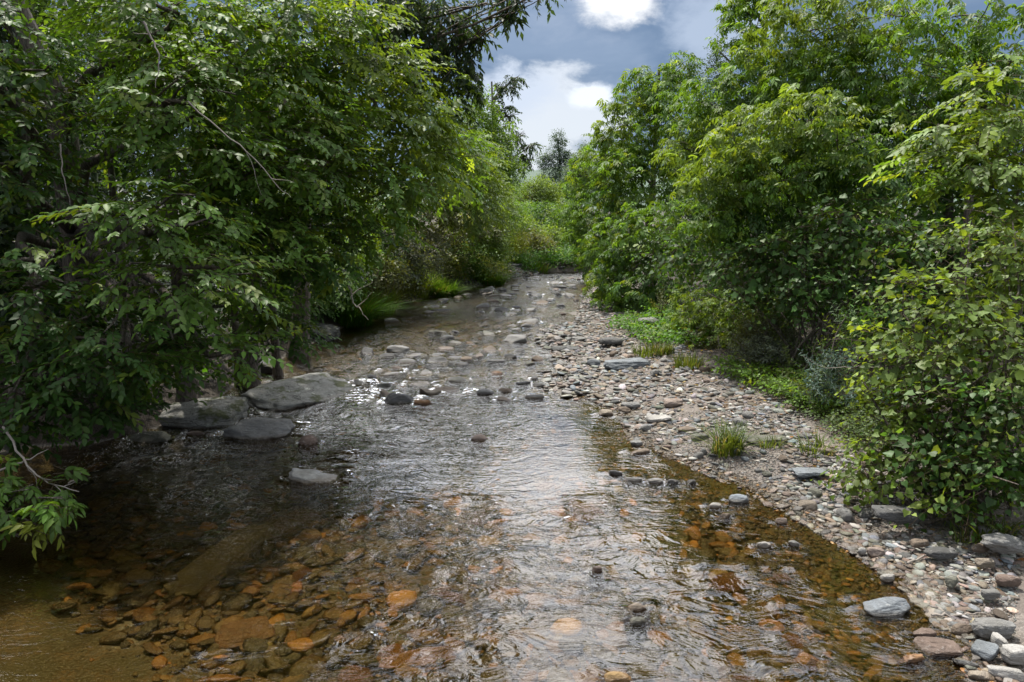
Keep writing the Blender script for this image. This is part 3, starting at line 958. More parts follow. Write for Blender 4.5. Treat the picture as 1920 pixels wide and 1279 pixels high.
scatter("streambed_gravel", 24000, stream_zone(3.4, 8.5, 0.22, 1.02, 1.2), (0.025, 0.30), PALW, 2, 0.08, lambda g, p: (g < 0.0) & (p[:, 0] > np.interp(p[:, 1], SANDL[:, 1], SANDL[:, 0]) + 0.12 * np.sin(p[:, 1] * 5) + RNG.normal(size=len(p)) * 0.32), -0.42)
scatter("streambed_gravel", 5000, stream_zone(8, 22, 0.1, 1.02, 1.2), (0.05, 0.36), PALW, 2, 0.08, lambda g, p: (g < 0.0) & (g > -0.4))


scatter("streambed_gravel", 12000, stream_zone(3.6, 12, 0.72, 1.03, 1.2), (0.025, 0.17), PALW, 2, 0.12, lambda g, p: (g < 0.02) & (g > -0.3), -9, 0.06)


def far_shore():
    y = RNG.uniform(30, 37.4)
    xl = float(np.interp(y, le[:, 1], le[:, 0]))
    return xl - 0.5 + RNG.uniform(-0.9, 0.6), y


scatter("gravel", 1500, far_shore, (0.08, 0.3), PALD, 2, 0.0)
scatter("gravel", 3200, lambda: (RNG.uniform(-1, 8), RNG.uniform(36.0, 41)), (0.10, 0.42), PALD, 2, 0.0, lambda g, p: g > -0.1)

# ------------------------------------------------------------------ foliage


class Proto:
    def __init__(self):
        self.V, self.L, self.T, self.I, self.n, self.k = [], [], [], [], 0, 0

    def put(self, V, faces, lid):
        for f in faces:
            self.L += [i + self.n for i in f]
            self.T.append(len(f))
        self.V += [tuple(v) for v in V]
        self.I += [lid] * len(V)
        self.n += len(V)

    def leaf(self, pos, f, n, L, Wd, full=True, curl=0.12, fold=0.22, shape="oval"):
        f = np.array(f, float)
        f /= np.linalg.norm(f)
        n = np.array(n, float)
        n -= f * (n @ f)
        n /= np.linalg.norm(n) + 1e-9
        s = np.cross(n, f)
        h = Wd / 2

        def q(u, v, z=0.0):
            return np.array(pos) + f * (u * L) + s * (v * h) + n * (z * h - curl * L * u * u)
        k = self.k
        self.k += 1
        if shape == "lobed":
            rim = [(0.10, -0.55), (0.0, -0.95), (0.42, -1.0), (0.55, -0.62), (1.0, 0.0), (0.55, 0.62), (0.42, 1.0), (0.0, 0.95), (0.10, 0.55)]
            V = [q(0.06, 0, 0)] + [q(a, b, fold * abs(b) * (1 if i % 2 else 0.5)) for i, (a, b) in enumerate(rim)] + [q(0.5, 0, 0)]
            F = [(0, 1, 2), (0, 2, 3, 10), (10, 3, 4), (10, 4, 5), (10, 5, 6), (10, 6, 7), (10, 7, 8, 0), (0, 8, 9)]
            self.put(V, F, k)
        elif full:
            V = [q(0, 0), q(0.32, -0.95, fold), q(0.32, 0, 0), q(0.32, 0.95, fold), q(0.68, -0.72, fold * 0.8), q(0.68, 0, 0), q(0.68, 0.72, fold * 0.8), q(1, 0)]
            self.put(V, [(0, 2, 1), (0, 3, 2), (1, 2, 5, 4), (2, 3, 6, 5), (4, 5, 7), (5, 6, 7)], k)
        else:
            V = [q(0, 0), q(0.42, -1, fold), q(1, 0), q(0.42, 1, fold)]
            self.put(V, [(0, 2, 1), (0, 3, 2)], k)

    def twig(self, pts, r):
        pts = np.array(pts)
        a = Acc()
        a.tube(pts, np.linspace(r, r * 0.4, len(pts)), 3)
        V = np.concatenate(a.V)
        L = np.concatenate(a.L).reshape(-1, 4)
        self.put(V, [tuple(x) for x in L], -1)

    def done(self):
        self.V = np.array(self.V)
        self.L = np.array(self.L)
        self.T = np.array(self.T)
        self.I = np.array(self.I)
        return self


def unit(v):
    return np.array(v) / np.linalg.norm(v)


def make_proto(kind, seed, full):
    r = np.random.default_rng(seed * 31 + 7)
    p = Proto()
    if kind == "beech":          # two ranks of oval leaves along an arching twig
        n = 11
        ts = np.linspace(0.12, 1, n)
        pt = lambda t: np.array([0.62 * t, 0.05 * math.sin(3 * t + seed), -0.11 * t * t])
        for i, t in enumerate(ts):
            sd = 1 if i % 2 else -1
            a = math.radians(58 - 30 * t + r.normal() * 9) * sd
            f = [math.cos(a), math.sin(a), -0.26 + r.normal() * 0.16]
            L = 0.125 * (0.75 + 0.35 * math.sin(math.pi * min(t, 0.9))) * r.uniform(0.85, 1.12)
            p.leaf(pt(t), f, [0.15 * r.normal(), -0.25 * sd + 0.2 * r.normal(), 1], L, L * 0.55, full, 0.16, 0.25)
        if full:
            p.twig([pt(t) for t in (0, 0.5, 1)], 0.006)
    elif kind == "maple":        # compound, drooping lance leaflets in whorls
        for j in range(4):
            az = j * 1.9 + r.normal() * 0.3
            base = np.array([0.10 + 0.09 * j, 0, 0.02])
            dr = unit([math.cos(az * 0.6) * 0.8 + 0.4, math.sin(az), 0.15])
            pt = lambda t: base + dr * 0.22 * t + np.array([0, 0, -0.12 * t * t])
            sv = np.cross(dr, [0, 0, 1])
            for i in range(5):
                t = (0.5, 0.5, 0.8, 0.8, 1.0)[i]
                sd = (1, -1, 1, -1, 0)[i]
                f = dr * 0.7 + sv * sd * 0.8 + np.array([0, 0, -0.75 + r.normal() * 0.15])
                L = 0.115 * r.uniform(0.85, 1.15)
                p.leaf(pt(t), f, [dr[0] * 0.5, dr[1] * 0.5, 1 + 0.2 * r.normal()], L, L * 0.40, full, 0.18, 0.25)
            if full:
                p.twig([pt(0), pt(1)], 0.004)
    elif kind == "vine":         # broad lobed leaves held out on stalks
        for i in range(7):
            t = i / 6
            b = np.array([0.5 * t, 0.04 * math.sin(5 * t), -0.10 * t * t])
            sd = 1 if i % 2 else -1
            e = b + np.array([0.03, 0.07 * sd, 0.05 + 0.02 * r.normal()])
            L = 0.125 * (1.1 - 0.6 * t * t) * r.uniform(0.6, 1.15)
            f = [0.5 + r.normal() * 0.3, 0.6 * sd + r.normal() * 0.25, -0.35 + r.normal() * 0.25]
            p.leaf(e, f, [0.25 + r.normal() * 0.45, r.normal() * 0.5, 1.0], L, L * r.uniform(0.75, 0.95), full, r.uniform(0.08, 0.28), r.uniform(0.1, 0.35), "lobed" if i % 3 else "oval")
            if full:
                p.twig([b, e], 0.003)
        if full:
            p.twig([(0, 0, 0), (0.25, 0.02, -0.02), (0.5, 0, -0.1)], 0.005)
    elif kind == "weed":         # upright stem with narrow leaves all round
        pt = lambda t: np.array([0.55 * t, 0, 0.03 * math.sin(4 * t + seed)])
        for i in range(18):
            t = 0.1 + 0.9 * i / 17
            a = i * 2.4
            f = [0.55, math.cos(a), math.sin(a)]
            L = 0.10 * (1.1 - 0.5 * t) * r.uniform(0.85, 1.15)
            p.leaf(pt(t), f, [1, -0.4 * math.cos(a), -0.4 * math.sin(a)], L, L * 0.24, full, 0.2, 0.2)
        if full:
            p.twig([pt(0), pt(0.5), pt(1)], 0.004)
    elif kind == "shrub":        # small oval leaves in a loose spray
        for i in range(13):
            t = 0.1 + 0.9 * i / 12
            sd = 1 if i % 2 else -1
            b = np.array([0.42 * t, 0.05 * sd * r.random(), -0.05 * t * t + 0.05 * r.normal()])
            L = 0.065 * r.uniform(0.8, 1.2)
            p.leaf(b, [0.6, sd * (0.7 + 0.2 * r.normal()), -0.15 + 0.3 * r.normal()], [0.3 * r.normal(), 0.3 * r.normal(), 1], L, L * 0.58, full, 0.1, 0.2)
    elif kind == "oak":          # hanging bunches of long leaves
        for i in range(12):
            t = i / 11
            b = np.array([0.38 * t, 0.03 * r.normal(), -0.14 * t * t])
            a = i * 2.4
            L = 0.15 * r.uniform(0.8, 1.15)
            p.leaf(b, [0.55, 0.75 * math.cos(a), -0.7 + 0.5 * math.sin(a)], [0.4 * r.normal(), 0.4 * r.normal(), 1], L, L * 0.40, full, 0.15, 0.2)
        p.twig([(0, 0, 0), (0.2, 0, -0.04), (0.38, 0, -0.14)], 0.006)
    else:                        # distant: a loose clump
        for i in range(14):
            b = r.normal(size=3) * np.array([0.24, 0.20, 0.13])
            L = 0.17 * r.uniform(0.7, 1.2)
            az = r.uniform(0, 6.28)
            p.leaf(b, [math.cos(az), math.sin(az), -0.4 + 0.3 * r.normal()], [0.4 * r.normal(), 0.4 * r.normal(), 1], L, L * 0.55, False, 0.1, 0.25)
    return p.done()


_PC = {}


def protos(kind, full):
    if (kind, full) not in _PC:
        _PC[(kind, full)] = [make_proto(kind, s, full) for s in range(6)]
    return _PC[(kind, full)]


AREA = {"beech": 0.085, "maple": 0.085, "vine": 0.095, "weed": 0.035, "shrub": 0.04, "oak": 0.085, "far": 0.20}
TWIGC = np.array((0.10, 0.075, 0.05))


def sprays(acc, kind, full, pos, yaw, pitch, roll, scale, base, young, young_p=0.1, var=0.24):
    n = len(pos)
    ps = protos(kind, full)
    which = RNG.integers(len(ps), size=n)
    R = rot(yaw, pitch, roll)
    for k, p in enumerate(ps):
        ids = np.where(which == k)[0]
        m = len(ids)
        if not m:
            continue
        W = np.einsum("nij,mj->nmi", R[ids], p.V) * scale[ids][:, None, None] + pos[ids][:, None]
        loops = (p.L[None] + (np.arange(m) * len(p.V))[:, None]).ravel()
        nl = p.k
        fi = np.exp(RNG.normal(size=(m, 1)) * var)
        fl = np.exp(RNG.normal(size=(m, nl)) * 0.15)
        yo = np.clip((RNG.random((m, 1)) < young_p) * RNG.uniform(0.4, 1.0, (m, 1)) + RNG.normal(size=(m, nl)) * 0.10, 0, 1)
        c = (base[None, None] * (1 - yo[..., None]) + young[None, None] * yo[..., None]) * (fi * fl)[..., None]
        c = np.concatenate([c, np.broadcast_to(TWIGC, (m, 1, 3))], 1)
        cv = c[:, p.I]
        acc.add(W.reshape(-1, 3), loops, np.tile(p.T, m), cv.reshape(-1, 3))


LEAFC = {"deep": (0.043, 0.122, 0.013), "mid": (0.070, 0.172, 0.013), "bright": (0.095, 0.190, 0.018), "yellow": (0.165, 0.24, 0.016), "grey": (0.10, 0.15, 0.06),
         "blue": (0.045, 0.10, 0.045), "olive": (0.085, 0.12, 0.022), "dark": (0.022, 0.055, 0.013), "vine": (0.095, 0.185, 0.018)}  # within one crown, bright and deep/dark tones also paint in sun and shade
YOUNG = np.array((0.175, 0.235, 0.030))
LEAF_TINT = np.array((1.12, 0.90, 1.65))


class Clump:
    def __init__(self, px, py, Yd, rx, ry, rd=None, dens=1.0, colr=None):
        self.c = np.array(P(px, py, Yd))
        zc = Yd * CP + (CAM_H - self.c[2]) * SP
        self.r = np.array([rx * zc / FPX, rd or (rx + ry) / 2 * zc / FPX, ry * zc / FPX])
        self.dens, self.col = dens, colr


def world_clump(x, y, z, r, rz=None, dens=1.0, colr=None):
    c = Clump(960, 400, 10, 10, 10)
    c.c, c.r, c.dens, c.col = np.array((x, y, z), float), np.array((r, r, rz or r), float), dens, colr
    return c


def fill(acc, cl, kind, full, colr, scale=1.0, droop=0.15, layers=1.7, young_p=0.10, flatten=None, up=0.0):
    flatten = (0.72 if kind == "beech" else 0.35) if flatten is None else flatten
    rm = (cl.r[0] * cl.r[1] * cl.r[2]) ** (1 / 3)
    n = int(max(6, layers * cl.dens * 4 * math.pi * rm * rm / (AREA[kind] * scale * scale)))
    u = RNG.normal(size=(n, 3))
    u /= np.linalg.norm(u, axis=1)[:, None]
    # uneven outline: radius varies with direction
    bump = 1 + 0.50 * fbm(u * 1.7 + cl.c * 0.37, 3, 71) + 0.10 * fbm(u * 5 + cl.c, 2, 72)
    rad = np.where(RNG.random(n) < 0.72, RNG.uniform(0.78, 1.08, n), RNG.random(n) ** 0.5 * 0.85) * bump
    pos = cl.c + u * cl.r * rad[:, None]
    o = u
    yaw = np.arctan2(o[:, 1], o[:, 0]) + RNG.normal(size=n) * 0.55
    pitch = o[:, 2] * (1 - flatten) * 0.9 - droop + RNG.normal(size=n) * 0.22 + up
    roll = RNG.normal(size=n) * 0.3
    sc_ = scale * RNG.uniform(0.62, 1.25, n)
    # pull the spray back so that its middle sits on the shell
    pos -= np.stack([np.cos(yaw) * np.cos(pitch), np.sin(yaw) * np.cos(pitch), np.sin(pitch)], -1) * (0.25 * sc_)[:, None]
    gz = Hfun(pos[:, 0], pos[:, 1])
    ok = pos[:, 2] > np.maximum(gz, 0.0) + 0.06
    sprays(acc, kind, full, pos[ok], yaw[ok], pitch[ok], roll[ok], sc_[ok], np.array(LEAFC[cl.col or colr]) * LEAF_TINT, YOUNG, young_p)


def ground_z(x, y):
    return float(Hfun(np.array([x]), np.array([y]))[0])


def plant(name, label, cat, base, clumps, kind, colr, trunk_r=0.0, top=None, scale=1.0, droop=0.15, layers=1.7, young_p=0.1, full=None, mat=None, group=None, lean=0.0, limb_r=None, up=0.0, twigs=5, stem_name=None, spread=0.0):
    bx, by = base
    z0 = ground_z(bx, by)
    if z0 < 0.03:
        print('BASE IN WATER', name, label, round(bx, 1), round(by, 1), round(z0, 2))
    root = empty(name, (bx, by, z0))
    tag(root, label, cat, group)
    off = np.array((bx, by, z0))
    acc = Acc()
    for cl in clumps:
        f = full if full is not None else (cl.c[1] < 11.5)
        fill(acc, cl, kind, f, colr, scale, droop, layers, young_p, up=up)
    for i in range(len(acc.V)):
        acc.V[i] = acc.V[i] - off
    crown = acc.build("crown" if trunk_r > 0 else "foliage", mat or M_LEAF, root)
    wa = Acc()
    sd = int(abs(bx * 13 + by * 7)) % 97
    if trunk_r > 0:
        zt = min(top or 99, max(c.c[2] + 0.3 * c.r[2] for c in clumps))
        t = np.linspace(0, 1, 14)
        tr = np.column_stack([bx + lean * t * (zt - z0), np.full(14, by), z0 - 0.2 + (zt - z0 + 0.2) * t])
        tr[:, :2] += np.stack([vnoise(np.column_stack([t * 4 + sd, t * 0, t * 0]), 3), vnoise(np.column_stack([t * 4 + sd, t * 0 + 9, t * 0]), 4)], -1) * 0.35 * trunk_r * 3
        rr = trunk_r * (1 - 0.72 * t) * (1 + 0.5 * np.exp(-t * 16))
        wa.tube(tr, rr, 10)
        for i, cl in enumerate(clumps):
            zz = np.clip(cl.c[2] - 0.45 * np.hypot(cl.c[0] - bx, cl.c[1] - by) - 0.2, z0 + 0.25 * (zt - z0), zt * 0.95)
            tt = (zz - z0) / (zt - z0)
            st = np.array([np.interp(tt, t, tr[:, 0]), np.interp(tt, t, tr[:, 1]), zz])
            lr = limb_r or trunk_r * 0.32
            pts = wobbly(st, cl.c, 8, 0.10, sd + i, 0.06)
            wa.tube(pts, np.linspace(lr, lr * 0.3, 8), 6)
            for j in range(twigs):
                u = RNG.normal(size=3)
                u[2] = abs(u[2]) * 0.6
                u /= np.linalg.norm(u)
                wa.tube(wobbly(pts[RNG.integers(4, 8)], cl.c + u * cl.r * 0.9, 6, 0.12, sd + i * 9 + j), np.linspace(lr * 0.34, lr * 0.10, 6), 4)
        part = "trunk"
    else:
        for i, cl in enumerate(clumps):
            for j in range(4):
                u = RNG.normal(size=3) * 0.45
                b0 = np.array([bx + RNG.normal() * (0.08 + spread), by + RNG.normal() * (0.08 + spread), z0 - 0.05])
                e = cl.c + u * cl.r
                e[2] = max(e[2], z0 + 0.15)
                wa.tube(wobbly(b0, e, 7, 0.10, sd + i * 5 + j, 0.08), np.linspace(0.02, 0.006, 7), 5)
        part = stem_name or "stem"
    for i in range(len(wa.V)):
        wa.V[i] = wa.V[i] - off
    wa.build(part, M_BARK, root)
    return root


def XY(px, Yd):
    p = P(px, 560, Yd)
    return (p.x, p.y)


C = Clump
# --- shaded bank, from the camera upstream
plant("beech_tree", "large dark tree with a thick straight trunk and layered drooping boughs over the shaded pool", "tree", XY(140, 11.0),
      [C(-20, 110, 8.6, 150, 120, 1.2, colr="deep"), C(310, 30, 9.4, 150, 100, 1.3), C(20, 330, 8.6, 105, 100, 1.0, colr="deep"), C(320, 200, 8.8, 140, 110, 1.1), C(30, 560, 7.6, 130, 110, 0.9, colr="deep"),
       C(300, 420, 8.0, 140, 80, 1.0), C(360, 520, 7.9, 150, 55, 0.9), C(190, 640, 7.7, 170, 60, 0.9, colr="deep"), C(370, 660, 8.2, 120, 50, 0.7), C(60, 710, 7.6, 110, 50, 0.7, colr="deep"), C(255, 712, 8.7, 100, 30, 0.6), C(120, 750, 8.0, 120, 34, 0.7, colr="deep"), C(30, 790, 7.7, 80, 34, 0.6, colr="deep"), C(230, 770, 8.4, 60, 16, 0.4, colr="deep"), C(60, 620, 12.6, 120, 90, 0.8, colr="dark"), C(240, 560, 12.8, 160, 110, 0.8, colr="dark"),  # dark leaf tone of the rear clumps is painted shade behind the trunk
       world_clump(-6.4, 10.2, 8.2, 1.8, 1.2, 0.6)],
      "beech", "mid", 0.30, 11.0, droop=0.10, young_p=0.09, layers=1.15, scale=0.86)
plant("beech_tree", "slimmer grey-trunked tree with bright layered boughs behind the dark oblong boulder", "tree", XY(322, 10.6),
      [C(480, 130, 10.4, 180, 130, 1.3), C(430, 330, 9.6, 140, 90, 1.0), C(540, 290, 10.2, 150, 110, 1.2), C(460, 450, 9.8, 140, 60, 1.0), C(560, 440, 11.0, 110, 80, 1.0, colr="deep"), C(480, 570, 10.4, 90, 40, 0.7), C(560, 20, 11, 140, 90, 1.2),
       C(520, 630, 10.9, 80, 36, 0.6, colr="deep")],
      "beech", "mid", 0.14, 9.5, droop=0.10, young_p=0.12, layers=1.2, scale=0.9)
plant("beech_tree", "leaning bright green tree arching its leafy boughs far over the stream", "tree", XY(455, 12.6),
      [C(640, 110, 11.6, 150, 120, 1.2, colr="bright"), C(720, 210, 11.8, 130, 110, 1.2, colr="bright"), C(660, 340, 11.6, 140, 90, 1.1), C(770, 300, 12.6, 90, 90, 1.0, colr="bright"), C(800, 190, 13, 80, 90, 1.0, colr="bright"), C(700, 430, 12.6, 80, 50, 0.8), C(600, 500, 12.2, 60, 45, 0.7, colr="deep"), C(850, 290, 14, 60, 80, 0.9)],  # bright upper clumps carry painted sunlight, the deep one painted shade
      "beech", "mid", 0.15, 7.6, droop=0.16, young_p=0.2, lean=0.12, layers=1.2)
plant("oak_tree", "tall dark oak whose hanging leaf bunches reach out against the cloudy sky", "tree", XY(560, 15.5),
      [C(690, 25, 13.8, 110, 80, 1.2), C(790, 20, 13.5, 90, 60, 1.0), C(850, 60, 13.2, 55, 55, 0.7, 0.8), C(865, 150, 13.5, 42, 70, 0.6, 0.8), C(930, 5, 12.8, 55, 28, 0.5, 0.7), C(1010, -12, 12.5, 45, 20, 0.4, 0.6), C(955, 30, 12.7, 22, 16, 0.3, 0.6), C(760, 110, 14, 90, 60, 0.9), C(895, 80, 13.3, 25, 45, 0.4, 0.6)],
      "oak", "dark", 0.22, 9.5, droop=0.35, young_p=0.02, layers=1.3, limb_r=0.055)  # dark leaf colour includes the backlit look against the sky
plant("vine_draped_tree", "low tree hung with yellowish vines bending over the bank beyond the bright arching tree", "tree", XY(765, 27.5),
      [C(830, 320, 25, 65, 80, 1.5), C(880, 380, 26, 60, 60, 1.4, colr="bright"), C(900, 310, 26, 50, 55, 1.3, colr="bright"), C(790, 390, 25, 70, 55, 1.4, colr="olive"), C(850, 250, 26, 55, 55, 1.4), C(925, 370, 28, 40, 50, 1.2, colr="bright"), C(720, 400, 23, 60, 60, 1.3, colr="deep")],
      "beech", "mid", 0.15, 6.5, scale=1.0, droop=0.25, young_p=0.10, layers=1.5, mat=M_FLEAF)
plant("shrub", "leafy green shrub behind the bare trunks, above the dark angular boulder", "shrub", XY(575, 18.6),
      [C(600, 520, 18.4, 60, 50, 0.9), C(560, 570, 18.0, 50, 34, 0.8, colr="deep"), C(530, 500, 17.5, 60, 60, 0.9, colr="deep"), C(640, 470, 19, 50, 50, 0.9), C(500, 590, 16.2, 60, 40, 0.8, colr="deep")],
      "beech", "mid", layers=1.6, scale=0.95, droop=0.25, full=False, spread=0.3)
plant("shrub", "greyish small-leaved shrub on the bank above the tall grass", "shrub", XY(690, 23.0),
      [C(740, 480, 23.0, 62, 50, 1.1), C(690, 510, 21.5, 60, 45, 1.0, colr="olive"), C(790, 475, 24.5, 48, 46, 1.1), C(755, 530, 24.5, 50, 24, 0.8, colr="olive"), C(650, 470, 20.5, 50, 60, 1.0, colr="deep"), C(640, 530, 19.5, 40, 40, 0.8, colr="deep")],
      "shrub", "grey", scale=1.5, layers=2.6, mat=M_FLEAF, spread=0.3)
plant("shrub", "dark-branched bush behind the greyish shrub, with bare forked limbs showing", "shrub", XY(815, 29.5),
      [C(850, 430, 29.5, 50, 36, 1.2), C(880, 470, 30, 50, 36, 1.1, colr="mid"), C(930, 440, 31, 36, 40, 1.1, colr="bright"), C(825, 490, 28.5, 46, 38, 1.0), C(900, 420, 31, 45, 38, 1.2)],
      "shrub", "olive", scale=1.9, layers=2.4, mat=M_FLEAF)
plant("shrub", "rounded green bank bush with soft grassy skirts at the far water", "shrub", XY(862, 31),
      [C(862, 505, 30.5, 40, 26, 1.0), C(905, 500, 32, 40, 26, 1.0, colr="yellow"), C(935, 505, 34, 26, 18, 0.8, colr="bright")],
      "shrub", "mid", scale=1.7, layers=2.4, young_p=0.2, mat=M_FLEAF)
plant("light_green_tree", "pale green fine-leaved tree rising behind the vine-draped tree", "tree", XY(885, 36),
      [C(930, 270, 35, 42, 50, 1.4), C(905, 220, 35, 34, 46, 1.3), C(950, 320, 36, 38, 38, 1.3), C(900, 330, 36, 50, 50, 1.4)],
      "far", "mid", 0.16, 9.0, scale=0.8, layers=1.6, young_p=0.15, mat=M_FLEAF)
plant("bare_topped_tree", "tall thin half-bare tree with tufted top against the white cloud", "tree", XY(926, 40),
      [C(943, 165, 39, 34, 16, 0.8, 0.9), C(963, 150, 39, 22, 12, 0.6, 0.9), C(928, 200, 39, 20, 24, 0.7, 0.85), C(953, 215, 39, 22, 24, 0.7, 0.85), C(943, 255, 39, 28, 24, 0.9, 0.9), C(973, 255, 39, 16, 14, 0.5, 0.85), C(993, 275, 39, 26, 13, 0.6, 0.9), C(983, 300, 39, 20, 12, 0.6, 0.9), C(963, 305, 39, 30, 22, 0.8, 0.9)],
      "oak", "dark", 0.17, 10.8, scale=1.5, layers=0.9, droop=0.3, young_p=0.0, limb_r=0.08, twigs=7)
# --- far end of the stream
FG = "trees and bushes at the far bend"
plant("bush", "grey-green rounded bush on the far shore right at the bend", "bush", XY(1005, 39.5), [C(1005, 470, 39.5, 45, 36, 1.2), C(985, 435, 41, 40, 28, 1.1, colr="bright"), C(1035, 488, 40, 34, 26, 1.0), C(1010, 500, 39.3, 40, 14, 0.8)], "far", "olive", scale=0.9, layers=2.2, group=FG, mat=M_FLEAF)
plant("bush", "yellow-topped bush behind the grey-green bush at the bend", "bush", XY(1060, 43.5), [C(1030, 450, 43, 40, 28, 1.2), C(1062, 497, 40.0, 36, 20, 1.0, colr="mid"), C(1085, 470, 42, 30, 30, 1.0, colr="mid"), C(1055, 480, 46, 28, 30, 1.0, colr="bright"), C(1068, 440, 48, 26, 34, 1.0, colr="bright")], "far", "bright", layers=2.2, group=FG, mat=M_FLEAF)
plant("bush", "low bright bush at the water between the grassy bank and the bend", "bush", XY(955, 38.5), [C(962, 485, 38.5, 36, 26, 1.0), C(950, 500, 38, 30, 16, 0.8), C(985, 500, 39, 26, 14, 0.8, colr="mid")], "far", "mid", layers=2.2, scale=0.8, group=FG, mat=M_FLEAF)
plant("bush", "leafy bush hanging over the water under the vine-draped tree", "bush", XY(925, 36), [C(950, 415, 36, 34, 36, 1.2), C(965, 455, 37, 30, 24, 1.1, colr="yellow"), C(930, 470, 35, 26, 30, 1.0)], "far", "mid", layers=1.6, scale=0.75, group=FG, mat=M_FLEAF)
plant("maple_tree", "round yellow-green maple standing in the gap above the bend", "tree", XY(1005, 62), [C(1008, 358, 62, 38, 26, 1.6), C(980, 385, 62, 38, 24, 1.6, colr="olive"), C(1032, 380, 62, 28, 26, 1.4)], "far", "bright", 0.2, 5.4, scale=1.1, layers=2.0, group=FG, mat=M_FLEAF)
plant("thicket_bush", "dense dark green thicket wall closing the view just past the bend", "bush", XY(1015, 47),
      [C(960, 425, 45, 42, 46, 1.6), C(1015, 420, 47, 46, 40, 1.6, colr="deep"), C(1065, 425, 45, 38, 50, 1.6), C(995, 475, 44, 50, 30, 1.4, colr="deep"), C(1050, 480, 43, 44, 26, 1.2)],
      "far", "mid", layers=2.2, scale=0.95, group=FG, mat=M_FLEAF)
plant("poplar_tree", "tall slender grey-green poplar rising above the bend", "tree", XY(1045, 80), [C(1046, 266, 80, 17, 20, 1.0, 1.0), C(1044, 295, 80, 24, 22, 1.4, 1.0), C(1062, 300, 80, 18, 20, 1.2, 1.0), C(1020, 305, 80, 18, 18, 1.2, 1.0), C(1040, 335, 80, 34, 26, 1.8, 1.0), C(1055, 375, 80, 26, 30, 1.8, 1.0), C(1030, 365, 80, 24, 24, 1.6, 1.0)], "far", "blue", 0.16, 11.6, scale=0.95, layers=1.5, young_p=0.0, group=FG, mat=M_FLEAF)
plant("tree", "blue-green tree filling the gap between the poplar and the gravel side", "tree", XY(1085, 70), [C(1080, 330, 70, 30, 34, 2.0), C(1065, 370, 70, 34, 34, 2.0, colr="mid"), C(1095, 300, 70, 20, 26, 1.6)], "far", "blue", 0.2, 9.5, scale=1.1, layers=1.7, group=FG, mat=M_FLEAF)
plant("bush", "dark green thicket closing the gap below the maple", "bush", XY(985, 58), [C(975, 400, 56, 36, 26, 1.6), C(1015, 420, 55, 40, 24, 1.6, colr="blue"), C(1060, 410, 60, 34, 30, 1.6, colr="blue"), C(955, 370, 60, 26, 30, 1.5, colr="mid")], "far", "mid", layers=1.6, group=FG, mat=M_FLEAF)
plant("tree", "blue-green tree in the gap before the distant hill", "tree", XY(975, 110), [C(972, 352, 110, 24, 16, 2.0), C(950, 350, 110, 24, 22, 2.0), C(1000, 352, 120, 24, 12, 2.0)], "far", "blue", 0.2, 5.0, scale=1.3, layers=1.4, group=FG, mat=M_FLEAF)
# --- gravel bank, from upstream to the camera
plant("boxelder_tree", "leafy tree leaning over the far water on the gravel side", "tree", XY(1130, 33),
      [C(1095, 330, 34, 34, 40, 1.2), C(1130, 300, 33, 46, 50, 1.4, colr="bright"), C(1110, 400, 33, 50, 50, 1.3), C(1085, 440, 34, 24, 40, 1.0), C(1115, 480, 32, 34, 40, 1.0)],
      "maple", "mid", 0.14, 6.5, scale=1.5, layers=1.4, mat=M_FLEAF)
plant("boxelder_tree", "tree with pointed leafy top standing tallest along the middle of the gravel bank", "tree", XY(1215, 26),
      [C(1195, 175, 25, 38, 45, 1.1), C(1180, 235, 25, 62, 52, 1.3, colr="bright"), C(1235, 170, 25, 45, 40, 1.1), C(1155, 300, 25.5, 58, 60, 1.3), C(1260, 240, 24, 70, 80, 1.4), C(1210, 330, 24, 80, 70, 1.4), C(1150, 390, 25, 50, 50, 1.2, colr="deep"), C(1275, 130, 25, 36, 36, 1.0)],
      "maple", "mid", 0.17, 8.4, scale=1.35, layers=1.35, young_p=0.14, mat=M_FLEAF)
plant("bush", "dark bush over the water's edge where the gravel narrows", "bush", XY(1160, 23),
      [C(1150, 460, 23.5, 55, 60, 1.2), C(1190, 510, 22, 70, 60, 1.2, colr="deep"), C(1130, 530, 24, 32, 36, 0.9, colr="bright"), C(1230, 430, 21.5, 80, 60, 1.2), C(1170, 565, 22, 50, 26, 0.8), C(1225, 540, 20.5, 60, 46, 1.0, colr="deep")],
      "maple", "mid", scale=1.2, layers=1.5, mat=M_FLEAF)
plant("cedar_tree", "slim dark pointed evergreen poking up between the leafy crowns", "tree", XY(1345, 22),
      [C(1345, 95, 22, 16, 22, 0.4), C(1345, 130, 22, 28, 26, 0.6), C(1345, 180, 22, 44, 34, 0.9), C(1340, 250, 22, 60, 50, 1.1)],
      "shrub", "dark", 0.10, 8.6, scale=1.1, layers=1.6, droop=-0.3, mat=M_FLEAF)
plant("ash_tree", "tall green tree behind the evergreen, reaching the top of the view", "tree", XY(1400, 19),
      [C(1330, 200, 18.5, 70, 70, 1.2), C(1400, 60, 18.5, 55, 80, 1.0, 0.8), C(1420, 150, 18, 80, 70, 1.2), C(1300, 280, 18.5, 70, 60, 1.2, colr="bright"), C(1380, 10, 19, 30, 40, .8, .8), C(1440, -40, 19, 60, 60, 1.0)],
      "maple", "mid", 0.15, 9.4, scale=1.2, layers=1.35, mat=M_FLEAF)
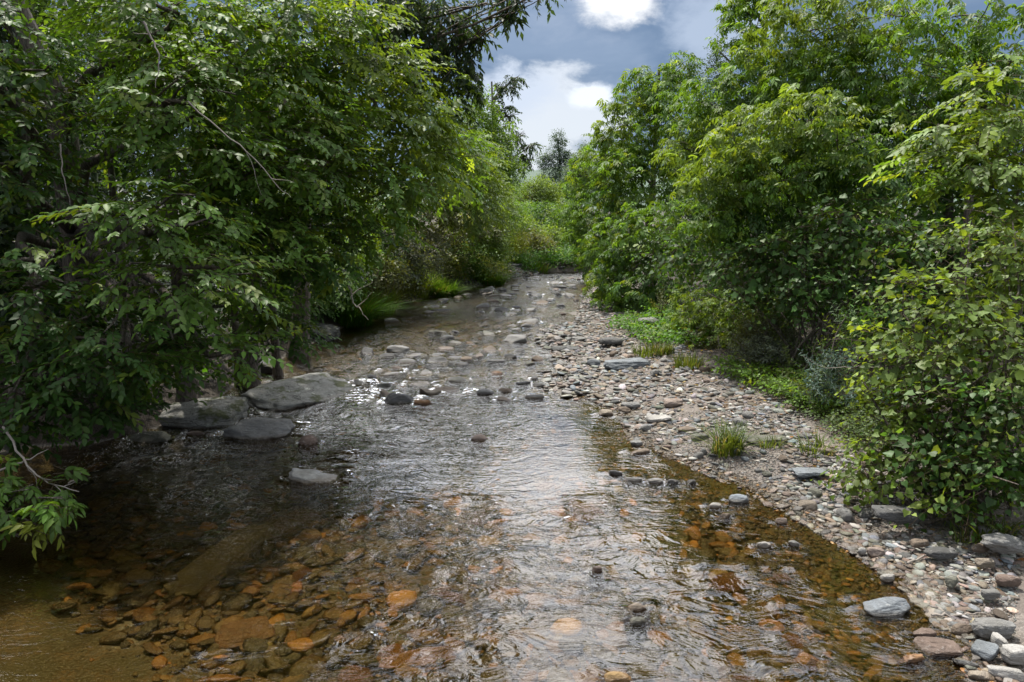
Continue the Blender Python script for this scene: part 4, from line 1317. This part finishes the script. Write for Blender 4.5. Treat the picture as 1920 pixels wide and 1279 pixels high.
plant("ash_tree", "broad tree with a pale feathery crown filling the top above the gravel", "tree", XY(1560, 16.5),
      [C(1500, 60, 16, 100, 80, 1.2), C(1600, 40, 15.5, 110, 80, 1.2), C(1540, 160, 15.5, 110, 60, 1.2, colr="mid"), C(1650, 130, 15.5, 100, 70, 1.2, colr="mid"), C(1590, 230, 15.5, 120, 50, 1.1, colr="deep"), C(1480, 170, 16, 60, 60, 1.0, colr="mid")],
      "maple", "bright", 0.16, 8.0, scale=1.1, layers=1.2, young_p=0.1, mat=M_FLEAF)
plant("ash_tree", "airy tree with sky showing through its crown, high beyond the narrow-leaved sapling", "tree", XY(1790, 14),
      [C(1720, 40, 13.5, 90, 60, 1.0, 0.7), C(1830, 30, 13, 100, 70, 1.0, 0.7), C(1780, 130, 13.5, 110, 60, 1.0, 0.7), C(1900, 110, 13, 90, 80, 1.0, 0.7), C(1700, 200, 14, 90, 60, 1.0, 0.8), C(1850, 230, 14, 110, 60, 1.0)],
      "maple", "mid", 0.12, 7.0, layers=1.0, young_p=0.08)
plant("boxelder_tree", "sunlit boxelder with long drooping leaflets arching low over the gravel bank", "tree", XY(1490, 14.2),
      [C(1400, 270, 13.4, 90, 70, 1.0, colr="bright"), C(1500, 230, 13.2, 90, 60, 1.0, colr="bright"), C(1350, 340, 13.8, 80, 60, 1.0, colr="bright"), C(1450, 340, 13.2, 110, 60, 1.0), C(1570, 280, 13.0, 90, 60, 1.0), C(1330, 410, 13.6, 60, 50, 0.9), C(1620, 340, 12.8, 90, 60, 1.0, colr="deep"), C(1420, 420, 13.6, 80, 50, 0.9, colr="deep")],
      "maple", "mid", 0.12, 5.2, layers=1.35, young_p=0.18, droop=0.25)
plant("viburnum_shrub", "deep green broad-leaved shrub thicket with a dark hollow beneath it", "shrub", XY(1560, 12.2),
      [C(1480, 480, 12.4, 110, 50, 0.9), C(1590, 430, 12.0, 110, 60, 0.9), C(1400, 510, 12.8, 80, 55, 0.8), C(1580, 540, 11.6, 110, 40, 0.7), C(1670, 480, 11.2, 80, 60, 0.8), C(1300, 480, 15, 90, 60, 1.0), C(1480, 560, 12.2, 90, 36, 0.7), C(1660, 590, 10.8, 70, 50, 0.7)],
      "vine", "deep", layers=1.5, full=True, young_p=0.04, spread=0.5)
plant("sapling", "slender dark-stemmed sapling with narrow sunlit leaves above the vine bush", "sapling", XY(1885, 9.0),
      [C(1860, 180, 9, 80, 70, 0.6), C(1800, 250, 9, 80, 60, 0.6), C(1890, 280, 8.8, 80, 70, 0.6), C(1830, 330, 8.8, 90, 60, 0.6), C(1740, 300, 9.4, 60, 60, 0.5, colr="mid"), C(1900, 380, 8.6, 60, 50, 0.5)],
      "beech", "bright", 0.035, 5.0, scale=0.85, layers=0.95, young_p=0.2, droop=0.15)
plant("grapevine_bush", "sprawling sunlit vine bush with big yellow-green lobed leaves spilling onto the gravel", "bush", XY(1860, 6.9),
      [C(1850, 450, 7.8, 90, 50, 0.5, 0.8, colr="bright"), C(1910, 500, 7.4, 90, 80, 0.6), C(1760, 560, 7.4, 90, 60, 0.6, colr="bright"), C(1850, 620, 6.9, 120, 70, 0.7), C(1730, 690, 7.2, 95, 50, 0.5, colr="bright"), C(1830, 760, 6.6, 110, 55, 0.6, colr="deep"), C(1900, 700, 6.5, 80, 70, 0.6),  # brighter tops and deeper lower clumps: sun and shade painted as leaf colour
       C(1650, 720, 7.5, 60, 50, 0.4), C(1690, 890, 6.9, 90, 34, 0.4), C(1620, 905, 7.1, 50, 26, 0.3), C(1790, 850, 6.6, 100, 50, 0.5, colr="deep"), C(1880, 900, 6.2, 90, 70, 0.5, colr="deep"), C(1660, 640, 7.8, 60, 36, 0.4), C(1700, 780, 7.2, 85, 60, 0.5), C(1760, 840, 6.9, 90, 60, 0.5, colr="deep"), C(1640, 850, 7.4, 60, 40, 0.4), C(1890, 800, 6.4, 80, 60, 0.5, colr="deep"), C(1800, 960, 6.3, 70, 34, 0.35, colr="deep")],
      "vine", "vine", scale=0.8, layers=1.35, full=True, young_p=0.24, mat=M_GLEAF, spread=0.15)
plant("weed_clump", "pale bushy riverside weed spilling onto the gravel below the boxelder", "weed", XY(1330, 16.2),
      [C(1320, 570, 16.2, 60, 34, 0.7), C(1370, 600, 15.4, 60, 40, 0.7), C(1290, 610, 16.4, 46, 30, 0.5), C(1340, 640, 15.2, 50, 26, 0.5, colr="olive"), C(1270, 630, 16.5, 36, 18, 0.4, colr="bright"), C(1410, 640, 14.3, 56, 34, 0.6), C(1430, 580, 14.2, 56, 40, 0.6, colr="mid"), C(1380, 680, 13.8, 40, 16, 0.4, colr="mid")],
      "maple", "bright", layers=1.5, scale=0.8, young_p=0.2, full=False, mat=M_FLEAF)
plant("weed_clump", "silvery narrow-leaved weed standing before the dark hollow", "weed", XY(1430, 12.8),
      [C(1415, 650, 12.8, 50, 24, 0.4), C(1450, 620, 12.8, 50, 40, 0.4), C(1460, 670, 12.4, 50, 28, 0.4), C(1400, 620, 13.2, 26, 30, .3, colr="olive")],
      "weed", "grey", layers=1.6, up=0.5, full=True, mat=M_FLEAF)
plant("weed_clump", "narrow-leaved weed growing between the dark hollow and the vine bush", "weed", XY(1570, 10.2),
      [C(1560, 690, 10.0, 40, 40, 0.35), C(1600, 620, 10.4, 34, 40, 0.3, colr="deep"), C(1530, 720, 9.8, 40, 26, 0.35), C(1620, 740, 9.4, 40, 26, 0.35)],
      "weed", "blue", layers=1.5, up=0.5, full=True, mat=M_FLEAF)
plant("weed_clump", "single tall leafy spike of weed beside the grey boulder", "weed", XY(1238, 18.6), [C(1238, 580, 18.6, 8, 32, 0.12)], "weed", "olive", layers=2.2, up=0.9, full=False, mat=M_FLEAF)

# --- low overhanging sprig and dead twigs at the shaded corner
pz = P(60, 960, 6.3)
plant("sprig_bush", "low bough of pointed leaves hanging over the shaded pool beside dead twigs", "bush", (-6.0, 6.6),
      [C(40, 930, 6.4, 60, 32, 0.3), C(-20, 950, 6.3, 60, 36, 0.35), C(105, 950, 6.3, 26, 12, 0.2), C(55, 985, 6.2, 30, 8, 0.15, colr="yellow"), C(-70, 910, 6.6, 70, 50, 0.5)],
      "maple", "mid", layers=1.3, full=True, young_p=0.06, scale=0.95, spread=0.1)

# --- woods behind both banks
WG = "woodland trees standing behind the banks"
wl = ["shadowy tree far behind the thick straight trunk, farther from the stream", "shadowy tree standing directly behind the layered drooping boughs", "dark tree at the edge of view deep in the wood over the pool",
      "tall shadowy tree deep in the wood behind the thick straight trunk", "dense shadowy tree behind the slimmer grey trunk", "dense tree behind the leaning bright green tree", "tree in the wood behind the greyish shrub", "tree in the wood behind the dark-branched bush", "shadowy tree at the near corner of the wood over the pool",
      "dense tree behind the sunlit boxelder", "dense low tree behind the deep green shrub thicket", "tree in the wood behind the sprawling vine bush", "tree in the wood behind the pointed leafy top", "tree in the wood behind the leaning far tree"]
wpos = [(-14.5, 14.5, 9), (-8.6, 12.6, 7.5), (-13.5, 10.0, 9), (-11.5, 13.5, 8), (-10.5, 18, 8), (-9.8, 22.5, 7.5), (-9.5, 27, 7.5), (-8.5, 33, 8), (-10.8, 8.5, 8), (9.0, 20, 6), (9.6, 15.5, 5.4), (10.5, 10.5, 5), (10, 27, 7), (9.5, 36, 7)]
for lb, (x, y, hh) in zip(wl, wpos):
    cls = [world_clump(x + RNG.normal() * 0.5, y + RNG.normal() * 0.5, z, 2.3 * (1 - 0.25 * abs(z / hh - 0.45)), 1.6) for z in np.arange(1.4, hh, 1.9)]
    cls += [world_clump(x + 1.6 * (1 if x < 0 else -1), y + dy, 1.2, 1.4, 1.1, colr="dark") for dy in (-1.6, 1.2)]  # low clumps in dark leaves, shade at the wood's foot painted in
    plant("woodland_tree", lb, "tree", (x, y), cls, "far", "dark" if x < 0 else "deep", 0.17, hh, scale=1.1, layers=1.5, group=WG, young_p=0.03)  # darker leaves over the pool put the wood's shade into their colour
TR = ["thin pale trunk rising in the shade of the layered boughs", "thin dark trunk standing near the slimmer grey-trunked tree", "young bare trunk in the shade close to the tall oak"]
for lb, (px, Yd, r_) in zip(TR, [(225, 10.8, 0.08), (436, 12.6, 0.08), (505, 13.5, 0.09)]):
    bx, by = XY(px, Yd)
    plant("young_tree", lb, "tree", (bx, by), [world_clump(bx, by - 0.3, 4.6, 1.0, 0.8, colr="deep"), world_clump(bx + 0.5, by, 5.8, 1.0, 0.8)], "beech", "mid", r_, 6.6, full=False, layers=0.9, group="slim trunks in the shade")


# ------------------------------------------------------------------ grass, ground cover, dead twigs
def blades(n, cx, cyy, rx, ry, h, lean=0.45, width=0.007, colr="bright", fan=0.9, water_ok=False):
    acc_v, acc_l, acc_c = [], [], []
    a = RNG.uniform(0, 6.28, n)
    rr = np.sqrt(RNG.random(n))
    x, y = cx + np.cos(a) * rr * rx, cyy + np.sin(a) * rr * ry
    z = np.maximum(Hfun(x, y), -0.05) - 0.01
    hh = h * RNG.uniform(0.55, 1.1, n)
    da = a + RNG.normal(size=n) * fan
    ln = lean * RNG.uniform(0.3, 1.4, n) * (0.3 + rr)
    dx, dy = np.cos(da), np.sin(da)
    V = []
    for t, wf in ((0, 1.0), (0.4, 0.9), (0.75, 0.6), (1.0, 0.06)):
        bend = ln * hh * t * t * 1.3
        px_, py_, pz_ = x + dx * bend, y + dy * bend, z + hh * (t - 0.45 * ln * t * t)
        for sgn in (-1, 1):
            V.append(np.stack([px_ - dy * sgn * width * wf, py_ + dx * sgn * width * wf, pz_], -1))
    V = np.stack(V, 1)
    q = np.array([0, 1, 3, 2, 2, 3, 5, 4, 4, 5, 7, 6])
    loops = (q[None] + (np.arange(n) * 8)[:, None]).ravel()
    c = np.array(LEAFC[colr]) * np.exp(RNG.normal(size=(n, 1)) * 0.22) * np.array([1.0, 1.0, 1.0])
    dead = RNG.random(n) < 0.08
    c[dead] = (0.22, 0.19, 0.08)
    return V.reshape(-1, 3), loops, np.full(n * 3, 4), np.repeat(c, 8, 0)


def tuft(label, cx, cyy, rx, ry, h, n, colr="bright", lean=0.5, width=0.007, name="grass_tuft", weeds=0):
    z0 = ground_z(cx, cyy)
    root = empty(name, (cx, cyy, z0))
    tag(root, label, "grass tuft", "grass tufts along the stream")
    acc = Acc()
    V, l, t_, c = blades(n, cx, cyy, rx, ry, h, lean, width, colr)
    acc.add(V - np.array((cx, cyy, z0)), l, t_, c)
    acc.build("blades_of_grass" if False else "foliage", M_FLEAF, root)
    if weeds:
        acc = Acc()
        pos = np.stack([cx + RNG.normal(size=weeds) * rx * 0.5, cyy + RNG.normal(size=weeds) * ry * 0.5, np.full(weeds, z0 + h * 0.35)], -1)
        sprays(acc, "weed", True, pos - np.array((cx, cyy, z0)), RNG.uniform(0, 6.28, weeds), RNG.uniform(0.9, 1.5, weeds), np.zeros(weeds), np.full(weeds, h * 0.9), np.array(LEAFC["grey"]), YOUNG)
        acc.build("stem", M_FLEAF, root)
    return root


p = G_h(1368, 856)
tuft("tall green grass tuft growing out of the open gravel", p.x, p.y + 0.1, 0.20, 0.17, 0.50, 190, "olive", 0.75, weeds=26)
p = G_h(1446, 838)
tuft("small thin grass tuft in front of the flat grey slab", p.x, p.y, 0.16, 0.08, 0.20, 60, "olive", 0.5)
p = G_h(1530, 850)
tuft("straggly dry-tipped grass tuft at the edge of the leafy ground cover", p.x, p.y, 0.20, 0.2, 0.36, 80, "olive", 0.8)
p = G_h(1840, 1010)
tuft("short grass tuft at the foot of the vine bush by the rough grey rock", p.x, p.y, 0.3, 0.15, 0.25, 160, "olive", 0.7)
p = G_h(1225, 665)
tuft("yellowish grass tuft behind the long blue-grey stone", p.x, p.y, 0.45, 0.3, 0.34, 240, "olive", 0.5, 0.01)
p = G_h(1290, 690)
tuft("sparse grass tuft at the foot of the pale riverside weed", p.x, p.y, 0.3, 0.2, 0.36, 140, "olive", 0.4, 0.009)
p = G_h(645, 612)
tuft("big fountain of long dark green grass drooping into the water behind the dark angular boulder", p.x - 0.2, p.y + 0.4, 0.9, 0.6, 1.25, 1900, "mid", 0.75, 0.011)
p = G_h(700, 590)
tuft("bright weedy grass clump beside the long dark drooping grass", p.x - 0.1, p.y + 0.5, 0.7, 0.5, 1.05, 1200, "yellow", 0.5, 0.012, weeds=60)
p = G_h(825, 555)
tuft("bright green grass mound at the water's edge on the grassy bank", p.x - 0.3, p.y + 0.3, 0.9, 0.6, 0.8, 1500, "bright", 0.8, 0.014)
p = G_h(780, 562)
tuft("pale green grass clump under the greyish shrub", p.x - 0.5, p.y + 0.6, 0.9, 0.6, 1.1, 1200, "yellow", 0.5, 0.014)
p = G_h(910, 536)
tuft("long grass fringe on the far grassy bank below the rounded bush", p.x - 0.5, p.y + 0.8, 1.3, 0.7, 0.8, 1300, "bright", 0.7, 0.018)
p = G_h(975, 517)
tuft("low grass fringe along the far shore at the bend", p.x - 0.3, p.y + 1.6, 1.8, 0.6, 0.7, 1100, "bright", 0.6, 0.02)


def cover(name, N, zone, kind, colr, scale, young_p=0.05, mat=None, full=True, hgt=(0.03, 0.3), up=0.3):
    pts = np.array([zone() for _ in range(N)])
    z = Hfun(pts[:, 0], pts[:, 1])
    ok = z > 0.03
    pts, z = pts[ok], z[ok]
    n = len(pts)
    pos = np.column_stack([pts, z + RNG.uniform(*hgt, n)])
    acc = Acc()
    sprays(acc, kind, full, pos, RNG.uniform(0, 6.28, n), up + RNG.normal(size=n) * 0.3, RNG.normal(size=n) * 0.2, scale * RNG.uniform(0.7, 1.3, n), np.array(LEAFC[colr]), YOUNG, young_p)
    return tag(acc.build(name, mat or M_LEAF), kind="stuff")


def px_zone(pts):
    """a patch of ground given by the corners of a quadrilateral seen in the photograph"""
    q = [G_h(*a) for a in pts]

    def f():
        u, v = RNG.random(), RNG.random()
        a = q[0].lerp(q[1], u)
        b = q[3].lerp(q[2], u)
        c = a.lerp(b, v)
        return c.x, c.y
    return f


cover("undergrowth", 900, px_zone([(1330, 690), (1560, 655), (1660, 800), (1480, 765)]), "vine", "vine", 0.55, 0.04, hgt=(0.02, 0.22))
cover("undergrowth", 420, px_zone([(1500, 770), (1640, 740), (1700, 840), (1590, 850)]), "vine", "grey", 0.38, 0.03, hgt=(0.01, 0.12))
cover("undergrowth", 600, px_zone([(1140, 610), (1250, 590), (1330, 655), (1215, 650)]), "vine", "mid", 0.6, 0.08, hgt=(0.02, 0.25), full=False)
cover("undergrowth", 1500, lambda: (RNG.uniform(-4, 9), RNG.uniform(37.6, 50)), "far", "deep", 0.8, 0.1, hgt=(0.1, 0.8), full=False, mat=M_FLEAF)
def bend_shore():
    x = RNG.uniform(0.5, 10)
    return x, float(np.interp(x, [0, 1.6, 4.5, 11], [35.5, 37.5, 38.6, 41])) - 0.5 + 3.2 * RNG.random() ** 1.5


cover("undergrowth", 1900, bend_shore, "far", "deep", 0.62, 0.12, hgt=(0.0, 0.6), full=False, mat=M_FLEAF)
cover("undergrowth", 1600, lambda: (RNG.uniform(-14, -4.6), RNG.uniform(8, 36)), "vine", "deep", 0.8, 0.02, hgt=(0.02, 0.5), full=False)
cover("undergrowth", 900, lambda: (RNG.uniform(5.0, 10), RNG.uniform(1.0, 7.5)), "vine", "mid", 0.7, 0.05, hgt=(0.02, 0.4), full=False)
cover("undergrowth", 900, lambda: (RNG.uniform(5.3, 12), RNG.uniform(6.5, 24)), "vine", "deep", 0.9, 0.02, hgt=(0.02, 0.5), full=False)


def litter(N, zone):
    """dry fallen leaves lying on the ground"""
    pts = np.array([zone() for _ in range(N)])
    z = Hfun(pts[:, 0], pts[:, 1])
    ok = z > 0.03
    pts, z = pts[ok], z[ok]
    n = len(pts)
    tpl = np.array([(-0.5, 0, 0.06), (-0.15, -0.27, 0.12), (-0.1, 0, 0), (-0.15, 0.27, 0.1), (0.2, -0.2, 0.1), (0.2, 0, 0), (0.2, 0.2, 0.14), (0.5, 0, 0.09)])
    q = [(0, 2, 1), (0, 3, 2), (1, 2, 5, 4), (2, 3, 6, 5), (4, 5, 7), (5, 6, 7)]
    R = rot(RNG.uniform(0, 6.28, n), RNG.normal(size=n) * 0.25, RNG.normal(size=n) * 0.3)
    W = np.einsum("nij,mj->nmi", R, tpl) * RNG.uniform(0.04, 0.09, n)[:, None, None] + np.column_stack([pts, z + RNG.uniform(0.01, 0.05, n)])[:, None]
    fl = np.array([i for f in q for i in f])
    pal = np.array([(0.16, 0.10, 0.05), (0.22, 0.15, 0.07), (0.10, 0.065, 0.035), (0.26, 0.20, 0.08), (0.20, 0.09, 0.035)])
    c = pal[RNG.integers(len(pal), size=n)] * np.exp(RNG.normal(size=(n, 1)) * 0.2)
    o = mesh_from("fallen_leaves", W.reshape(-1, 3), (fl[None] + (np.arange(n) * 8)[:, None]).ravel(), np.tile([len(f) for f in q], n), M_FLEAF, col=np.repeat(c, 8, 0))
    return tag(o, kind="stuff")


def upper_bar():
    y = RNG.uniform(4.5, 20)
    xr = float(np.interp(y, re_[:, 1], re_[:, 0]))
    return xr + 0.5 + 3.2 * RNG.random() ** 0.7, y


litter(900, upper_bar)


def branch(label, pts, r, name="dead_branch", forks=(), group="dead twigs and driftwood"):
    pts = np.array([tuple(q) for q in pts])
    t = np.linspace(0, 1, 14)
    k = np.linspace(0, 1, len(pts))
    cu = np.stack([np.interp(t, k, pts[:, i]) for i in range(3)], -1)
    cu[1:-1] += RNG.normal(size=(12, 3)) * r * 0.7
    o0 = cu[0].copy()
    acc = Acc()
    acc.tube(cu - o0, np.linspace(r, r * 0.25, 14), 7)
    for f in forks:
        i, dv = f
        e = cu[i] + np.array(dv)
        acc.tube(wobbly(cu[i], e, 6, 0.12, i) - o0, np.linspace(r * 0.5, r * 0.12, 6), 5)
    o = acc.build(name, M_WOOD)
    o.location = o0
    return tag(o, label, "branch", group)


branch("pale forked dead twig hanging down in front of the upper dark foliage", [P(268, 40, 7.4), P(285, 75, 7.4), P(300, 105, 7.35), P(291, 165, 7.3)], 0.012, forks=[(5, (0.12, 0, -0.1)), (3, (-0.15, 0, 0.02))])
branch("long thin grey dead twig slanting through the middle boughs toward the stream", [P(352, 190, 7.6), P(420, 250, 7.6), P(470, 290, 7.6), P(520, 350, 7.6), P(545, 370, 7.6)], 0.009, forks=[(6, (0.15, 0, -0.45)), (9, (0.25, 0, -0.05))])
branch("thin bare twig dangling in the dark beside the thick straight trunk", [P(113, 270, 7.6), P(118, 330, 7.6), P(131, 385, 7.6)], 0.009)
branch("bare stick leaning from the shaded bank into the water by the dark tilted slab", [P(440, 600, 11.2), P(490, 635, 11.0), P(548, 665, 10.9)], 0.035, forks=[(5, (0.3, 0, 0.25)), (8, (0.25, -0.1, 0.3))])
branch("pale dead stick hanging over the grass beside the dark angular boulder", [P(655, 535, 16.5), P(660, 565, 16.4), P(690, 600, 16.2)], 0.03, forks=[(4, (0.5, 0, 0.3)), (8, (0.4, 0, 0.35))])
branch("arching dead twig with fine tips reaching over the shaded pool", [P(5, 800, 6.9), P(35, 850, 6.8), P(65, 890, 6.7), P(100, 908, 6.6), P(148, 922, 6.5)], 0.014, forks=[(5, (0.1, 0, -0.25)), (8, (0.22, 0, -0.02)), (10, (0.15, 0, -0.15)), (11, (0.12, 0, 0.06)), (11, (0.14, 0, -0.05))])
branch("straight dead stick crossing the arching twig over the shaded pool", [P(-10, 885, 6.8), P(45, 865, 6.8), P(90, 842, 6.8)], 0.014)
branch("thick mossy root curving down to the shaded pool", [P(45, 800, 7.6), P(20, 830, 7.4), P(0, 858, 7.2), P(-30, 880, 7.1)], 0.05, name="tree_root")
branch("short dead stick poking up from the shaded pool", [P(128, 906, 7.0), P(145, 893, 7.0), P(160, 882, 7.0)], 0.010)
branch("thin stick lying across the gravel above the oval stone", [G_h(1745, 1162) + Vector((0, 0, 0.04)), G_h(1800, 1163) + Vector((0, 0, 0.05)), G_h(1858, 1160) + Vector((0, 0, 0.06))], 0.011, name="driftwood_stick")
branch("red-stemmed vine shoot reaching out from the vine bush toward the silvery weed", [P(1650, 690, 7.6), P(1590, 688, 7.7), P(1545, 690, 7.75), P(1505, 668, 7.8)], 0.007, name="vine_shoot")
branch("tangle of thin dead twigs inside the pale riverside weed", [P(1390, 575, 14.6), P(1400, 560, 14.5), P(1430, 545, 14.4), P(1455, 540, 14.4)], 0.012, forks=[(4, (0.3, 0, 0.4)), (6, (0.4, 0, -0.3)), (8, (0.2, 0, 0.4)), (3, (-0.4, 0, -0.3))])
branch("straight fallen pole lying in the far shallows off the grassy bank", [G_h(905, 553), G_h(925, 553), G_h(945, 555)], 0.06, name="driftwood_log")

branch("crooked grey twig lying on the gravel above the pale blue-grey slab", [G_h(1490, 868) + Vector((0, 0, 0.04)), G_h(1530, 862) + Vector((0, 0, 0.07)), G_h(1575, 868) + Vector((0, 0, 0.04))], 0.010, name="driftwood_stick", forks=[(6, (0.12, 0.08, 0.04))])
branch("dark wet stick lying across the gravel beside the long dark slate", [G_h(1700, 1062) + Vector((0, 0, 0.03)), G_h(1735, 1050) + Vector((0, 0, 0.05)), G_h(1778, 1058) + Vector((0, 0, 0.04))], 0.012, name="driftwood_stick")
branch("bleached driftwood stick on the gravel bar upstream of the pinkish-orange stone", [G_h(1290, 735) + Vector((0, 0, 0.04)), G_h(1325, 728) + Vector((0, 0, 0.08)), G_h(1372, 736) + Vector((0, 0, 0.05))], 0.018, name="driftwood_stick", forks=[(8, (0.25, 0.2, 0.08))])
